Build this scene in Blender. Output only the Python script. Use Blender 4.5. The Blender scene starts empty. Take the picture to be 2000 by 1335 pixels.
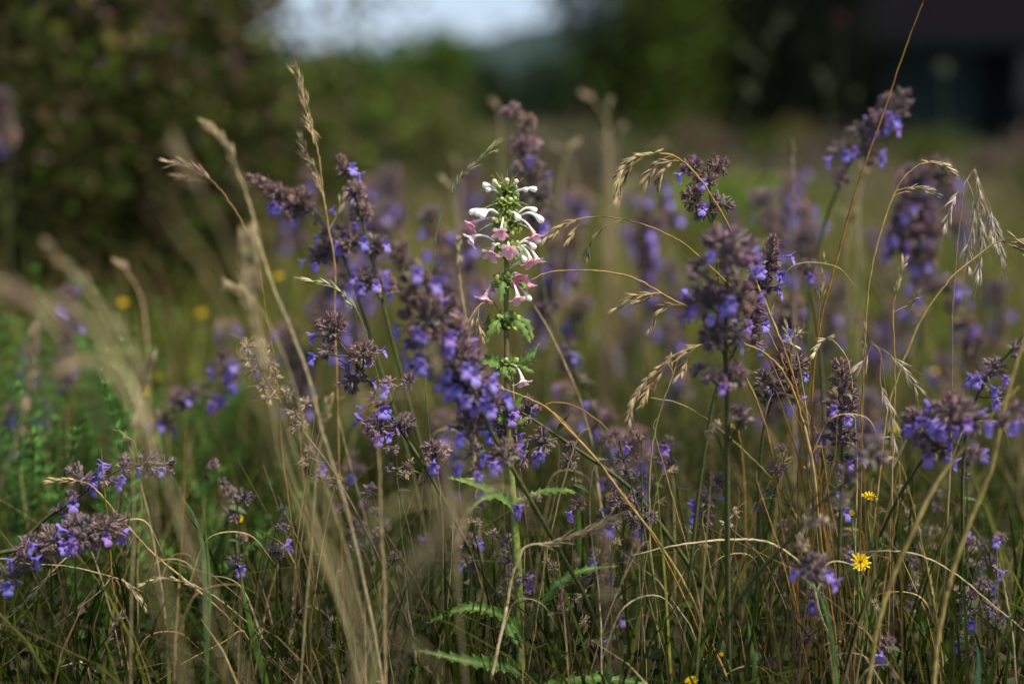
import bpy, math, random
import numpy as np
from mathutils import Vector, Matrix, Quaternion

R = math.radians
rng = random.Random(7)
nr = np.random.RandomState(11)
SC = bpy.context.scene
COL = SC.collection

# ------------------------------------------------------------------ camera
CAM_H = 0.463
HORIZON = 215.0                      # row of the horizon in the 2000 x 1335 photograph
F = 2000 * 50 / 36.0                 # focal length in photograph pixels
PITCH = math.atan((667.5 - HORIZON) / F)
FOCUS = 1.10
cam_d = bpy.data.cameras.new('camera')
cam = bpy.data.objects.new('camera', cam_d)
COL.objects.link(cam)
cam.location = (0, 0, CAM_H)
cam.rotation_euler = (math.pi / 2 - PITCH, 0, 0)
cam_d.lens = 50
cam_d.sensor_width = 36
cam_d.clip_start = 0.02
cam_d.clip_end = 5000
cam_d.dof.use_dof = True
cam_d.dof.focus_distance = FOCUS
cam_d.dof.aperture_fstop = 2.0
cam_d.dof.aperture_blades = 0
SC.camera = cam

# ------------------------------------------------------------------ sky, sun, exposure
SUN_EL, SUN_AZ = R(60), R(122)        # azimuth from +Y (away from the camera) towards +X
world = bpy.data.worlds.new('World')
SC.world = world
world.use_nodes = True
wn, wl = world.node_tree.nodes, world.node_tree.links
wn.clear()
w_out = wn.new('ShaderNodeOutputWorld')
w_bg = wn.new('ShaderNodeBackground')
w_sky = wn.new('ShaderNodeTexSky')
w_sky.sky_type = 'NISHITA'
w_sky.sun_disc = False
w_sky.sun_elevation = SUN_EL
w_sky.sun_rotation = SUN_AZ
w_sky.air_density = 1.0
w_sky.dust_density = 0.6
w_bg.inputs['Strength'].default_value = 0.125
# soft broken cloud all over the sky
w_tc = wn.new('ShaderNodeTexCoord')
w_map = wn.new('ShaderNodeMapping')
w_map.inputs['Scale'].default_value = (1, 1, 3.0)
w_noise = wn.new('ShaderNodeTexNoise')
w_noise.inputs['Scale'].default_value = 4.5
w_noise.inputs['Detail'].default_value = 5
w_ramp = wn.new('ShaderNodeValToRGB')
w_ramp.color_ramp.elements[0].position = 0.12
w_ramp.color_ramp.elements[1].position = 0.48
w_mix = wn.new('ShaderNodeMix')
w_mix.data_type = 'RGBA'
w_mul = wn.new('ShaderNodeMath')
w_mul.operation = 'MULTIPLY'
w_mul.inputs[1].default_value = 0.9
wl.new(w_tc.outputs['Generated'], w_map.inputs['Vector'])
wl.new(w_map.outputs['Vector'], w_noise.inputs['Vector'])
wl.new(w_noise.outputs['Fac'], w_ramp.inputs['Fac'])
wl.new(w_ramp.outputs['Color'], w_mul.inputs[0])
wl.new(w_mul.outputs[0], w_mix.inputs['Factor'])
wl.new(w_sky.outputs['Color'], w_mix.inputs[6])
w_mix.inputs[7].default_value = (1.95, 2.4, 3.1, 1)
wl.new(w_mix.outputs[2], w_bg.inputs['Color'])
wl.new(w_bg.outputs['Background'], w_out.inputs['Surface'])

sun_d = bpy.data.lights.new('sun', 'SUN')
sun_d.energy = 3.8
sun_d.angle = R(12)
sun_d.color = (1.0, 0.92, 0.74)
sun = bpy.data.objects.new('sun', sun_d)
COL.objects.link(sun)
sdir = Vector((math.sin(SUN_AZ) * math.cos(SUN_EL), math.cos(SUN_AZ) * math.cos(SUN_EL), math.sin(SUN_EL)))
sun.rotation_euler = (-sdir).to_track_quat('-Z', 'Y').to_euler()
sun.location = sdir * 20

vs = SC.view_settings
vs.view_transform = 'Standard'
vs.look = 'None'
vs.exposure = 1.12
vs.gamma = 1.0
vs.use_curve_mapping = False
SC.cycles.use_denoising = True
SC.cycles.max_bounces = 6
SC.cycles.diffuse_bounces = 3
SC.cycles.glossy_bounces = 2
SC.cycles.transmission_bounces = 3
SC.cycles.transparent_max_bounces = 4
SC.cycles.sample_clamp_indirect = 4.0

# ------------------------------------------------------------------ helpers
RIGHT = Vector((1, 0, 0))
FWD = Vector((0, math.cos(PITCH), -math.sin(PITCH)))
UP = Vector((0, math.sin(PITCH), math.cos(PITCH)))
CAM = Vector((0, 0, CAM_H))


def at(px, py, s):
    """a point s metres deep that stands at a place of the photograph"""
    return CAM + FWD * s + RIGHT * ((px - 1000) / F * s) + UP * ((667.5 - py) / F * s)


def tag(o, label=None, cat=None, group=None, kind=None):
    if label:
        o['label'] = label
    if cat:
        o['category'] = cat
    if group:
        o['group'] = group
    if kind:
        o['kind'] = kind
    return o


def empty(name, loc, label=None, cat=None, group=None, rz=0.0):
    o = bpy.data.objects.new(name, None)
    o.empty_display_size = 0.02
    o.location = loc
    o.rotation_euler = (0, 0, rz)
    COL.objects.link(o)
    return tag(o, label, cat, group)


def link(name, mesh, parent=None):
    o = bpy.data.objects.new(name, mesh)
    COL.objects.link(o)
    o.parent = parent
    return o


def lerp(a, b, t):
    return a + (b - a) * t


def cmix(a, b, t):
    return tuple(x + (y - x) * t for x, y in zip(a, b))


def jit(c, v=0.15, r=rng):
    k = 1 + r.uniform(-v, v)
    return tuple(max(0.0, x * k * (1 + r.uniform(-v, v) * 0.4)) for x in c)


def catmull(pts, n=6):
    """smooth path through points"""
    P = [Vector(p) for p in pts]
    if len(P) < 3:
        return [P[0].lerp(P[-1], i / n) for i in range(n + 1)]
    out = []
    ext = [P[0] * 2 - P[1]] + P + [P[-1] * 2 - P[-2]]
    for i in range(1, len(ext) - 2):
        a, b, c, d = ext[i - 1], ext[i], ext[i + 1], ext[i + 2]
        for k in range(n):
            t = k / n
            out.append(0.5 * ((2 * b) + (c - a) * t + (2 * a - 5 * b + 4 * c - d) * t * t + (3 * b - a - 3 * c + d) * t ** 3))
    out.append(P[-1])
    return out


def frame(d, hint=None):
    d = d.normalized()
    h = hint or (Vector((0, 0, 1)) if abs(d.z) < 0.9 else Vector((1, 0, 0)))
    u = d.cross(h)
    if u.length < 1e-6:
        u = d.cross(Vector((0.3, 1, 0.2)))
    u.normalize()
    return u, u.cross(d).normalized()


class MB:
    """collects geometry with a colour per vertex; build() links it as one mesh object"""

    def __init__(self):
        self.v, self.f, self.c = [], [], []

    def add(self, verts, faces, col):
        b = len(self.v)
        self.v += [tuple(x) for x in verts]
        self.f += [tuple(i + b for i in q) for q in faces]
        if isinstance(col, list):
            self.c += col
        else:
            self.c += [col] * len(verts)

    def tube(self, pts, rad, n=6, col=(.1, .1, .1), col2=None, cap=True, flat=1.0):
        m = len(pts)
        rs = rad if isinstance(rad, (list, tuple)) else [rad] * m
        verts, cols, faces = [], [], []
        u = None
        for i in range(m):
            d = pts[min(i + 1, m - 1)] - pts[max(i - 1, 0)]
            if d.length < 1e-9:
                d = Vector((0, 0, 1))
            d.normalize()
            if u is None:
                u, w = frame(d)
            else:
                u = u - d * u.dot(d)
                if u.length < 1e-6:
                    u, w = frame(d)
                u.normalize()
                w = d.cross(u)
            cc = col if col2 is None else cmix(col, col2, i / max(1, m - 1))
            for k in range(n):
                a = 2 * math.pi * k / n
                verts.append(pts[i] + u * (math.cos(a) * rs[i]) + w * (math.sin(a) * rs[i] * flat))
                cols.append(cc)
        for i in range(m - 1):
            for k in range(n):
                k2 = (k + 1) % n
                faces.append((i * n + k, i * n + k2, i * n + n + k2, i * n + n + k))
        if cap:
            faces.append(tuple(reversed(range(n))))
            faces.append(tuple(range((m - 1) * n, m * n)))
        self.add(verts, faces, cols)

    def spindle(self, p, d, L, r, n=5, col=(.3, .25, .15), col2=None, prof=((0, .3), (.3, 1), (.7, .75), (1, .05)), flat=1.0, hint=None):
        u, w = frame(d, hint)
        d = d.normalized()
        verts, cols, faces = [], [], []
        for t, k in prof:
            cc = col if col2 is None else cmix(col, col2, t)
            for j in range(n):
                a = 2 * math.pi * j / n
                verts.append(p + d * (L * t) + u * (math.cos(a) * r * k) + w * (math.sin(a) * r * k * flat))
                cols.append(cc)
        for i in range(len(prof) - 1):
            for j in range(n):
                j2 = (j + 1) % n
                faces.append((i * n + j, i * n + j2, i * n + n + j2, i * n + n + j))
        self.add(verts, faces, cols)

    def ribbon(self, pts, widths, side, col, col2=None, fold=0.25):
        """a blade with a folded midrib: three points across"""
        verts, cols, faces = [], [], []
        m = len(pts)
        for i in range(m):
            d = (pts[min(i + 1, m - 1)] - pts[max(i - 1, 0)]).normalized()
            s_ = side - d * side.dot(d)
            s_ = s_.normalized() if s_.length > 1e-6 else frame(d)[0]
            up = s_.cross(d)
            w = widths[i]
            cc = col if col2 is None else cmix(col, col2, i / max(1, m - 1))
            verts += [pts[i] - s_ * w + up * w * fold, pts[i], pts[i] + s_ * w + up * w * fold]
            cols += [cc] * 3
        for i in range(m - 1):
            a = i * 3
            faces += [(a, a + 1, a + 4, a + 3), (a + 1, a + 2, a + 5, a + 4)]
        self.add(verts, faces, cols)

    def mesh(self, name, mat, origin=Vector((0, 0, 0)), smooth=True):
        me = bpy.data.meshes.new(name)
        o = Vector(origin)
        me.from_pydata([(a - o.x, b - o.y, c - o.z) for a, b, c in self.v], [], self.f)
        ca = me.color_attributes.new('Col', 'FLOAT_COLOR', 'POINT')
        ca.data.foreach_set('color', np.array([(r, g, b, 1.0) for r, g, b in self.c], dtype=np.float32).ravel())
        if smooth:
            me.polygons.foreach_set('use_smooth', [True] * len(me.polygons))
        me.materials.append(mat)
        me.update()
        return me

    def build(self, name, mat, parent=None, origin=None, smooth=True):
        if origin is None:
            origin = parent_world(parent) if parent else Vector((0, 0, 0))
        return link(name, self.mesh(name, mat, origin, smooth), parent)


def parent_world(o):
    p = Vector((0, 0, 0))
    while o is not None:
        p = p + Vector(o.location)
        o = o.parent
    return p


# ------------------------------------------------------------------ materials
def plant_mat(name, transl=0.3, rough=0.6, noise_scale=300.0, noise_amt=0.35, spec=0.3, bump=0.0, sheen=0.0, tint=(1, 1, 1)):
    m = bpy.data.materials.new(name)
    m.use_nodes = True
    n, l = m.node_tree.nodes, m.node_tree.links
    n.clear()
    out = n.new('ShaderNodeOutputMaterial')
    at_ = n.new('ShaderNodeVertexColor')
    at_.layer_name = 'Col'
    tc = n.new('ShaderNodeTexCoord')
    nz = n.new('ShaderNodeTexNoise')
    nz.inputs['Scale'].default_value = noise_scale
    nz.inputs['Detail'].default_value = 4
    l.new(tc.outputs['Object'], nz.inputs['Vector'])
    mr = n.new('ShaderNodeMapRange')
    mr.inputs['From Min'].default_value = 0.3
    mr.inputs['From Max'].default_value = 0.7
    mr.inputs['To Min'].default_value = 1 - noise_amt
    mr.inputs['To Max'].default_value = 1 + noise_amt
    l.new(nz.outputs['Fac'], mr.inputs['Value'])
    mu = n.new('ShaderNodeMix')
    mu.data_type = 'RGBA'
    mu.blend_type = 'MULTIPLY'
    mu.inputs['Factor'].default_value = 1
    l.new(at_.outputs['Color'], mu.inputs[6])
    l.new(mr.outputs['Result'], mu.inputs[7])
    p = n.new('ShaderNodeBsdfPrincipled')
    p.inputs['Roughness'].default_value = rough
    p.inputs['Specular IOR Level'].default_value = spec
    if sheen:
        p.inputs['Sheen Weight'].default_value = sheen
        p.inputs['Sheen Roughness'].default_value = 0.5
    l.new(mu.outputs[2], p.inputs['Base Color'])
    if bump:
        b = n.new('ShaderNodeBump')
        b.inputs['Strength'].default_value = bump
        b.inputs['Distance'].default_value = 0.001
        l.new(nz.outputs['Fac'], b.inputs['Height'])
        l.new(b.outputs['Normal'], p.inputs['Normal'])
    if transl > 0:
        t = n.new('ShaderNodeBsdfTranslucent')
        l.new(mu.outputs[2], t.inputs['Color'])
        mx = n.new('ShaderNodeMixShader')
        mx.inputs['Fac'].default_value = transl
        l.new(p.outputs[0], mx.inputs[1])
        l.new(t.outputs[0], mx.inputs[2])
        l.new(mx.outputs[0], out.inputs['Surface'])
    else:
        l.new(p.outputs[0], out.inputs['Surface'])
    return m


M_LEAF = plant_mat('leaf', 0.38, 0.5, 260, 0.32, 0.2, 0.35)
M_BLADE = plant_mat('grass_blade', 0.38, 0.6, 90, 0.4, 0.12)
M_STRAW = plant_mat('straw', 0.22, 0.6, 160, 0.38, 0.18)
M_STEM = plant_mat('stem', 0.0, 0.6, 350, 0.35, 0.15, 0.2)
M_CALYX = plant_mat('calyx', 0.18, 0.75, 700, 0.45, 0.15, 0.4, 0.25)
M_VIOLET = plant_mat('violet_petal', 0.42, 0.7, 600, 0.3, 0.06)
M_PETAL = plant_mat('pale_petal', 0.32, 0.75, 420, 0.10, 0.06, 0.3)
M_YELLOW = plant_mat('yellow_petal', 0.3, 0.6, 700, 0.15, 0.15)
M_CROWN = plant_mat('crown_leaf', 0.3, 0.7, 12, 0.35, 0.05)
M_BARK = plant_mat('bark', 0.0, 0.85, 30, 0.4, 0.15, 0.5)


def soil_mat(name, cols, scale, rough=0.95):
    m = bpy.data.materials.new(name)
    m.use_nodes = True
    n, l = m.node_tree.nodes, m.node_tree.links
    p = n['Principled BSDF']
    p.inputs['Roughness'].default_value = rough
    p.inputs['Specular IOR Level'].default_value = 0.1
    tc = n.new('ShaderNodeTexCoord')
    nz = n.new('ShaderNodeTexNoise')
    nz.inputs['Scale'].default_value = scale
    nz.inputs['Detail'].default_value = 6
    nz.inputs['Roughness'].default_value = 0.65
    l.new(tc.outputs['Object'], nz.inputs['Vector'])
    rp = n.new('ShaderNodeValToRGB')
    els = rp.color_ramp.elements
    els[0].position, els[0].color = 0.3, (*cols[0], 1)
    els[1].position, els[1].color = 0.72, (*cols[-1], 1)
    for i, c in enumerate(cols[1:-1]):
        e = els.new(0.3 + 0.42 * (i + 1) / (len(cols) - 1))
        e.color = (*c, 1)
    l.new(nz.outputs['Fac'], rp.inputs['Fac'])
    nz2 = n.new('ShaderNodeTexNoise')
    nz2.inputs['Scale'].default_value = scale * 14
    nz2.inputs['Detail'].default_value = 5
    l.new(tc.outputs['Object'], nz2.inputs['Vector'])
    mu = n.new('ShaderNodeMix')
    mu.data_type = 'RGBA'
    mu.blend_type = 'OVERLAY'
    mu.inputs['Factor'].default_value = 0.6
    l.new(rp.outputs['Color'], mu.inputs[6])
    l.new(nz2.outputs['Fac'], mu.inputs[7])
    l.new(mu.outputs[2], p.inputs['Base Color'])
    b = n.new('ShaderNodeBump')
    b.inputs['Strength'].default_value = 0.7
    b.inputs['Distance'].default_value = 0.02
    l.new(nz2.outputs['Fac'], b.inputs['Height'])
    l.new(b.outputs['Normal'], p.inputs['Normal'])
    return m

# ------------------------------------------------------------------ the setting: ground, hills
def grid_mesh(name, xs, ys, zf, mat):
    v = [(x, y, zf(x, y)) for y in ys for x in xs]
    nx = len(xs)
    f = [(j * nx + i, j * nx + i + 1, j * nx + nx + i + 1, j * nx + nx + i) for j in range(len(ys) - 1) for i in range(nx - 1)]
    me = bpy.data.meshes.new(name)
    me.from_pydata(v, [], f)
    me.polygons.foreach_set('use_smooth', [True] * len(me.polygons))
    me.materials.append(mat)
    return me


def gz(x, y):
    d = math.hypot(x, y - 1.1)
    return 0.012 * math.sin(x * 5.1 + y * 2.3) * math.cos(y * 4.2 - x * 1.7) - 0.014 + (0.05 * math.sin(x * 0.4) * math.sin(y * 0.3) if d > 4 else 0)


steps = [-3000, -900, -300, -100, -40, -20, -10, -6, -4] + [i * 0.25 - 3 for i in range(25)] + [4, 6, 10, 20, 40, 100, 300, 900, 3000]
ysteps = [-200, -40, -10, -4, -2] + [i * 0.25 - 1 for i in range(29)] + [7, 8, 9, 10, 12, 14, 17, 20, 25, 30, 40, 60, 100, 200, 400, 900, 3000]
M_SOIL = soil_mat('meadow_soil', [(0.018, 0.02, 0.009), (0.045, 0.045, 0.018), (0.10, 0.078, 0.042)], 0.9)
g = link('ground', grid_mesh('ground', steps, ysteps, gz, M_SOIL))
tag(g, 'brown and green meadow ground under the plants', 'ground', kind='structure')

M_WOOD = soil_mat('wooded_hill', [(0.012, 0.024, 0.022), (0.02, 0.034, 0.032), (0.028, 0.045, 0.04)], 0.05)


def hz(x, y):
    t = max(0.0, 1 - abs(y - 460) / 170)
    t = t * t * (3 - 2 * t)
    prof = 20 + 6 * math.sin(x * 0.021 + 1.0) + 3.0 * math.sin(x * 0.06) + 1.4 * math.sin(x * 0.31 + y * 0.1) + 1.0 * math.sin(x * 0.83 + 2 + y * .4)
    return -0.5 + t * max(3, prof)


h = link('hills', grid_mesh('hills', [i * 6 - 540 for i in range(181)], [290 + i * 12 for i in range(30)], hz, M_WOOD))
tag(h, 'low dark blue green wooded hills on the skyline', 'hills', kind='structure')


# ------------------------------------------------------------------ leafy masses
def leaf_cloud(P, size, cols, mat, name, parent, droop=0.25, aspect=0.55):
    """many small kite shaped leaves; P is n x 3, relative to the parent"""
    n = len(P)
    d = nr.normal(size=(n, 3))
    d[:, 2] -= droop
    d /= np.linalg.norm(d, axis=1)[:, None]
    e = np.cross(d, nr.normal(size=(n, 3)))
    e /= np.linalg.norm(e, axis=1)[:, None] + 1e-9
    nn = np.cross(d, e)
    L = size * nr.uniform(0.65, 1.3, n)[:, None]
    W = L * aspect * 0.5
    v = np.stack([P - d * L * .5, P + e * W + nn * L * .08, P + d * L * .5, P - e * W + nn * L * .08], 1).reshape(-1, 3)
    me = bpy.data.meshes.new(name)
    me.vertices.add(4 * n)
    me.vertices.foreach_set('co', v.astype(np.float32).ravel())
    me.loops.add(4 * n)
    me.loops.foreach_set('vertex_index', np.arange(4 * n, dtype=np.int32))
    me.polygons.add(n)
    me.polygons.foreach_set('loop_start', np.arange(n, dtype=np.int32) * 4)
    me.update()
    cc = np.ones((n, 4, 4), np.float32)
    cc[:, :, :3] = cols[:, None, :]
    ca = me.color_attributes.new('Col', 'FLOAT_COLOR', 'POINT')
    ca.data.foreach_set('color', cc.ravel())
    me.materials.append(mat)
    return link(name, me, parent)


def leaf_cols(n, palette, weights=None):
    pal = np.array(palette)
    k = nr.choice(len(pal), n, p=weights)
    c = pal[k] * nr.uniform(0.7, 1.35, (n, 1)) * nr.uniform(0.92, 1.08, (n, 3))
    return c.astype(np.float32)


def woody(name, loc, height, spread, palette, label, cat, nleaf, leaf, group=None, trunk_r=None, clumps=22, base_clear=0.15, shape='round', weights=None, crown_sd=0.16, seed=0):
    """trunk with limbs, and a crown of leaves in clumps at the limb ends"""
    r = random.Random(seed + 31)
    root = empty(name, loc, label, cat, group)
    mb = MB()
    tr = trunk_r or height * 0.02
    bark = (0.05, 0.042, 0.035)
    ends = []
    top = Vector((r.uniform(-.06, .06) * spread, r.uniform(-.06, .06) * spread, height * 0.8))
    trunk = catmull([Vector((0, 0, -0.02)), Vector((r.uniform(-.05, .05) * spread, r.uniform(-.05, .05) * spread, height * .35)), top], 6)
    mb.tube(trunk, [lerp(tr, tr * .3, i / (len(trunk) - 1)) for i in range(len(trunk))], 7, bark)
    for k in range(clumps):
        t = (k + .5) / clumps
        a = k * 2.399 + r.uniform(-.4, .4)
        hgt = lerp(base_clear, 1.0, t)
        if shape == 'round':
            rad = spread * math.sqrt(max(.06, 1 - (2 * hgt - 0.95) ** 2)) * r.uniform(.35, 1.0)
        else:
            rad = spread * (1.05 - hgt) * r.uniform(.4, 1.0)
        e = Vector((math.cos(a) * rad, math.sin(a) * rad, hgt * height))
        s0 = trunk[int(min(len(trunk) - 1, max(1, hgt * .75 * len(trunk))))]
        mid = s0.lerp(e, .55) + Vector((0, 0, -0.04 * height))
        path = catmull([s0, mid, e], 4)
        mb.tube(path, [lerp(tr * .4, tr * .1, i / (len(path) - 1)) for i in range(len(path))], 5, bark)
        ends.append(e)
        ends.append(mid.lerp(e, .5))
    mb.build('trunk', M_BARK, root, origin=Vector((0, 0, 0)))
    E = np.array([tuple(e) for e in ends])
    idx = nr.randint(0, len(E), nleaf)
    sd = crown_sd * max(spread, height * .5)
    P = E[idx] + nr.normal(size=(nleaf, 3)) * sd * nr.uniform(.5, 1.2, (len(E), 1))[idx]
    P = P[P[:, 2] > 0.02]
    # colour by clump, a little
    cl = nr.uniform(0.75, 1.25, (len(E), 1))[idx][:len(P)]
    leaf_cloud(P, leaf, leaf_cols(len(P), palette, weights) * cl.astype(np.float32), M_CROWN, 'crown', root)
    return root


def spot(px, s):
    """ground point in a column of the photograph, s metres away"""
    return Vector(((px - 1000) / F * s, s, 0.0))


OLIVE = [(0.07, 0.10, 0.012), (0.09, 0.078, 0.02), (0.04, 0.062, 0.009), (0.11, 0.075, 0.055), (0.085, 0.11, 0.02)]
DARK = [(0.024, 0.038, 0.006), (0.034, 0.045, 0.009), (0.05, 0.036, 0.016)]
GREEN = [(0.05, 0.10, 0.012), (0.075, 0.12, 0.016), (0.035, 0.07, 0.010)]
YEW = [(0.005, 0.009, 0.004), (0.007, 0.012, 0.005), (0.004, 0.006, 0.004)]
RED = [(0.13, 0.04, 0.045), (0.11, 0.05, 0.05), (0.16, 0.07, 0.075)]

# big dark shrubs on the left, three to five metres away
G_SH = 'dark shrubs at the edge of the meadow'
woody('shrub', spot(120, 3.0), 1.25, 0.46, DARK + OLIVE + [(.12, .07, .085)], 'big dark olive shrub behind the dry plumed grass', 'shrub', 5200, 0.045, G_SH, 0.02, 26, 0.12, seed=1)
woody('shrub', spot(400, 4.1), 0.95, 0.40, DARK + OLIVE + [(.11, .065, .07)], 'dark olive shrub behind the tall straw stalk, beside the sapling', 'shrub', 5200, 0.05, G_SH, 0.02, 26, 0.10, seed=2)
woody('shrub', spot(-120, 4.0), 1.6, 0.6, DARK, 'darkest shrub, standing beside the red leaved bush', 'shrub', 4200, 0.055, G_SH, 0.022, 24, 0.1, seed=3)
woody('shrub', spot(210, 5.4), 1.8, 0.55, OLIVE + DARK, 'tall olive brown shrub rising behind the other dark shrubs', 'shrub', 6000, 0.06, G_SH, 0.025, 30, 0.08, seed=4)
woody('shrub', spot(20, 6.2), 2.2, 0.8, DARK, 'tallest dark shrub, behind the red leaved bush', 'shrub', 6000, 0.07, G_SH, 0.03, 30, 0.06, seed=5)
woody('red_bush', spot(90, 4.6), 1.0, 0.22, RED, 'small red leaved bush among the dark shrubs', 'bush', 1100, 0.05, None, 0.012, 10, 0.55, seed=6)
woody('shrub', spot(330, 2.75), 0.52, 0.26, DARK, 'low dark bush behind the hazy catmint spray', 'bush', 2600, 0.03, G_SH, 0.01, 22, 0.05, seed=15)
woody('shrub', spot(40, 2.6), 0.6, 0.28, DARK, 'low dark bush behind the feathery green bedstraw', 'bush', 2600, 0.03, G_SH, 0.01, 22, 0.05, seed=16)
# lighter sapling and bushes by the gap
woody('sapling', spot(690, 5.0), 0.95, 0.26, OLIVE + GREEN, 'thin sapling with sparse leaves against the sky', 'sapling', 420, 0.05, None, 0.008, 14, 0.15, seed=7)
woody('shrub', spot(590, 6.5), 0.62, 0.42, OLIVE + GREEN, 'lighter olive green bush below the gap of sky', 'bush', 3400, 0.05, 'green bushes across the meadow', 0.012, 20, 0.06, seed=8)
woody('shrub', spot(800, 9.0), 0.55, 0.7, OLIVE, 'low olive bush in front of the round green tree', 'bush', 2600, 0.06, 'green bushes across the meadow', 0.012, 20, 0.05, seed=9)
woody('round_tree', spot(855, 60), 3.5, 2.4, GREEN, 'round dark green tree below the pale sky', 'tree', 6500, 0.22, None, 0.12, 28, 0.05, seed=10)
woody('round_tree', spot(690, 75), 3.4, 3.2, GREEN, 'low wide green tree far behind the sapling', 'tree', 5500, 0.26, None, 0.12, 24, 0.05, seed=11)
# tall trees right of the gap and dark yews before the barn
woody('tall_tree', spot(1225, 14), 4.6, 0.7, GREEN + DARK, 'tall dark green tree bordering the gap of sky', 'tree', 9000, 0.10, None, 0.07, 40, 0.04, crown_sd=0.10, seed=12)
woody('tall_tree', spot(1300, 15), 5.2, 0.45, DARK + GREEN, 'taller darker tree beside the black yews', 'tree', 9000, 0.10, None, 0.08, 40, 0.03, crown_sd=0.10, seed=13)
for i, (px, s, hh, sp, lb) in enumerate([(1440, 16, 4.6, 0.6, 'black green yew standing beside the tall dark tree'), (1600, 17.5, 4.2, 0.6, 'black green yew standing against the dark barn wall'), (1520, 16.6, 4.8, 0.6, 'tallest black green yew, between the two others')]):
    woody('yew_tree', spot(px, s), hh, sp, YEW, lb, 'tree', 9000, 0.09, 'yews in front of the barn', 0.09, 40, 0.02, crown_sd=0.10, seed=20 + i)


for i, (px, s_, hh, sp, lb) in enumerate([(955, 42, 1.7, 1.3, 'low dark hedge tree beside the round green tree'), (1045, 46, 1.9, 1.5, 'low dark hedge tree in the middle of the gap of sky'), (1125, 40, 1.9, 1.2, 'low dark hedge tree beside the tall dark tree')]):
    woody('hedge_tree', spot(px, s_), hh, sp, [(0.016, 0.03, 0.012), (0.022, 0.036, 0.016)], lb, 'tree', 2600, 0.16, 'low hedge trees under the sky gap', 0.06, 20, 0.02, seed=50 + i)


# ------------------------------------------------------------------ the dark barn
def flat_mat(name, col, rough=0.7, scale=8.0, amt=0.35, stretch=(1, 1, 1), spec=0.3):
    m = bpy.data.materials.new(name)
    m.use_nodes = True
    n, l = m.node_tree.nodes, m.node_tree.links
    p = n['Principled BSDF']
    p.inputs['Roughness'].default_value = rough
    p.inputs['Specular IOR Level'].default_value = spec
    tc = n.new('ShaderNodeTexCoord')
    mp = n.new('ShaderNodeMapping')
    mp.inputs['Scale'].default_value = stretch
    nz = n.new('ShaderNodeTexNoise')
    nz.inputs['Scale'].default_value = scale
    nz.inputs['Detail'].default_value = 6
    l.new(tc.outputs['Object'], mp.inputs['Vector'])
    l.new(mp.outputs['Vector'], nz.inputs['Vector'])
    rp = n.new('ShaderNodeValToRGB')
    rp.color_ramp.elements[0].position, rp.color_ramp.elements[1].position = .3, .7
    rp.color_ramp.elements[0].color = (*[c * (1 - amt) for c in col], 1)
    rp.color_ramp.elements[1].color = (*[c * (1 + amt) for c in col], 1)
    l.new(nz.outputs['Fac'], rp.inputs['Fac'])
    l.new(rp.outputs['Color'], p.inputs['Base Color'])
    return m


def box(mb, c, d, col=(1, 1, 1)):
    x, y, z = c
    a, b, e = d[0] / 2, d[1] / 2, d[2] / 2
    v = [(x + i * a, y + j * b, z + k * e) for k in (-1, 1) for j in (-1, 1) for i in (-1, 1)]
    mb.add(v, [(0, 2, 3, 1), (4, 5, 7, 6), (0, 1, 5, 4), (2, 6, 7, 3), (0, 4, 6, 2), (1, 3, 7, 5)], col)


M_TIMBER = flat_mat('black_timber', (0.006, 0.009, 0.010), 0.85, 6, .4, (6, 6, .5), 0.02)
M_TEAL = flat_mat('teal_paint', (0.005, 0.014, 0.015), 0.6, 5, .3, (5, 5, .6), 0.2)
M_SLATE = flat_mat('slate', (0.006, 0.0055, 0.0075), 0.95, 9, .35, (1, 1, 1), 0.0)
M_GLASS = flat_mat('dark_glass', (0.012, 0.016, 0.016), 0.15, 4, .2, (1, 1, 1), 0.5)
bx0, bx1, by, bdep, eave = 3.0, 13.5, 20.0, 5.0, 1.42
barn = empty('barn', ((bx0 + bx1) / 2, by + bdep / 2, 0), 'long dark barn with low slate roof beyond the meadow', 'barn')
BO = Vector(barn.location)
mb = MB()
x = bx0
while x < bx1 - .1:                   # boarded front
    w = .21
    box(mb, (x + w / 2, by + rng.uniform(-.006, .006), eave / 2 + .05), (w - .015, .05, eave + .1))
    x += w
box(mb, ((bx0 + bx1) / 2, by + bdep / 2 + .05, eave / 2 + .05), (bx1 - bx0 - .05, bdep, eave + .1))
wall = mb.build('wall', M_TIMBER, barn, BO, False)
mb = MB()
rise = 4.6
ridge = eave + .1 + rise
for sgn in (0, 1):
    y0 = by - .45 if sgn == 0 else by + bdep + .45
    ym = by + bdep / 2
    n_rows = 12
    for k in range(n_rows):
        t0, t1 = k / n_rows, (k + 1.12) / n_rows
        z0, z1 = lerp(eave - .1, ridge, t0), lerp(eave - .1, ridge, min(1, t1))
        ya, yb = lerp(y0, ym, t0), lerp(y0, ym, min(1, t1))
        mb.add([(bx0 - .4, ya, z0 + .06), (bx1 + .4, ya, z0 + .06), (bx1 + .4, yb, z1 + .02), (bx0 - .4, yb, z1 + .02),
                (bx0 - .4, ya, z0), (bx1 + .4, ya, z0)], [(0, 1, 2, 3), (4, 5, 1, 0)], (1, 1, 1))
roof = mb.build('roof', M_SLATE, barn, BO, False)
mb = MB()
box(mb, ((bx0 + bx1) / 2, by - .47, eave - .06), (bx1 - bx0 + .9, .03, .16))
mb.build('fascia', M_TIMBER, barn, BO, False)
for dx in (5.2, 9.0):
    mb = MB()
    for k in range(8):
        box(mb, (dx + .16 * k, by - .06, .68), (.15, .05, 1.3))
    box(mb, (dx + .56, by - .045, .68), (1.3, .03, 1.32))
    d = mb.build('door', M_TEAL, barn, BO, False)
    mb = MB()
    box(mb, (dx + 1.05, by - .1, .85), (.04, .04, .2))
    mb.build('handle', M_SLATE, d, BO, False)
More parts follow.
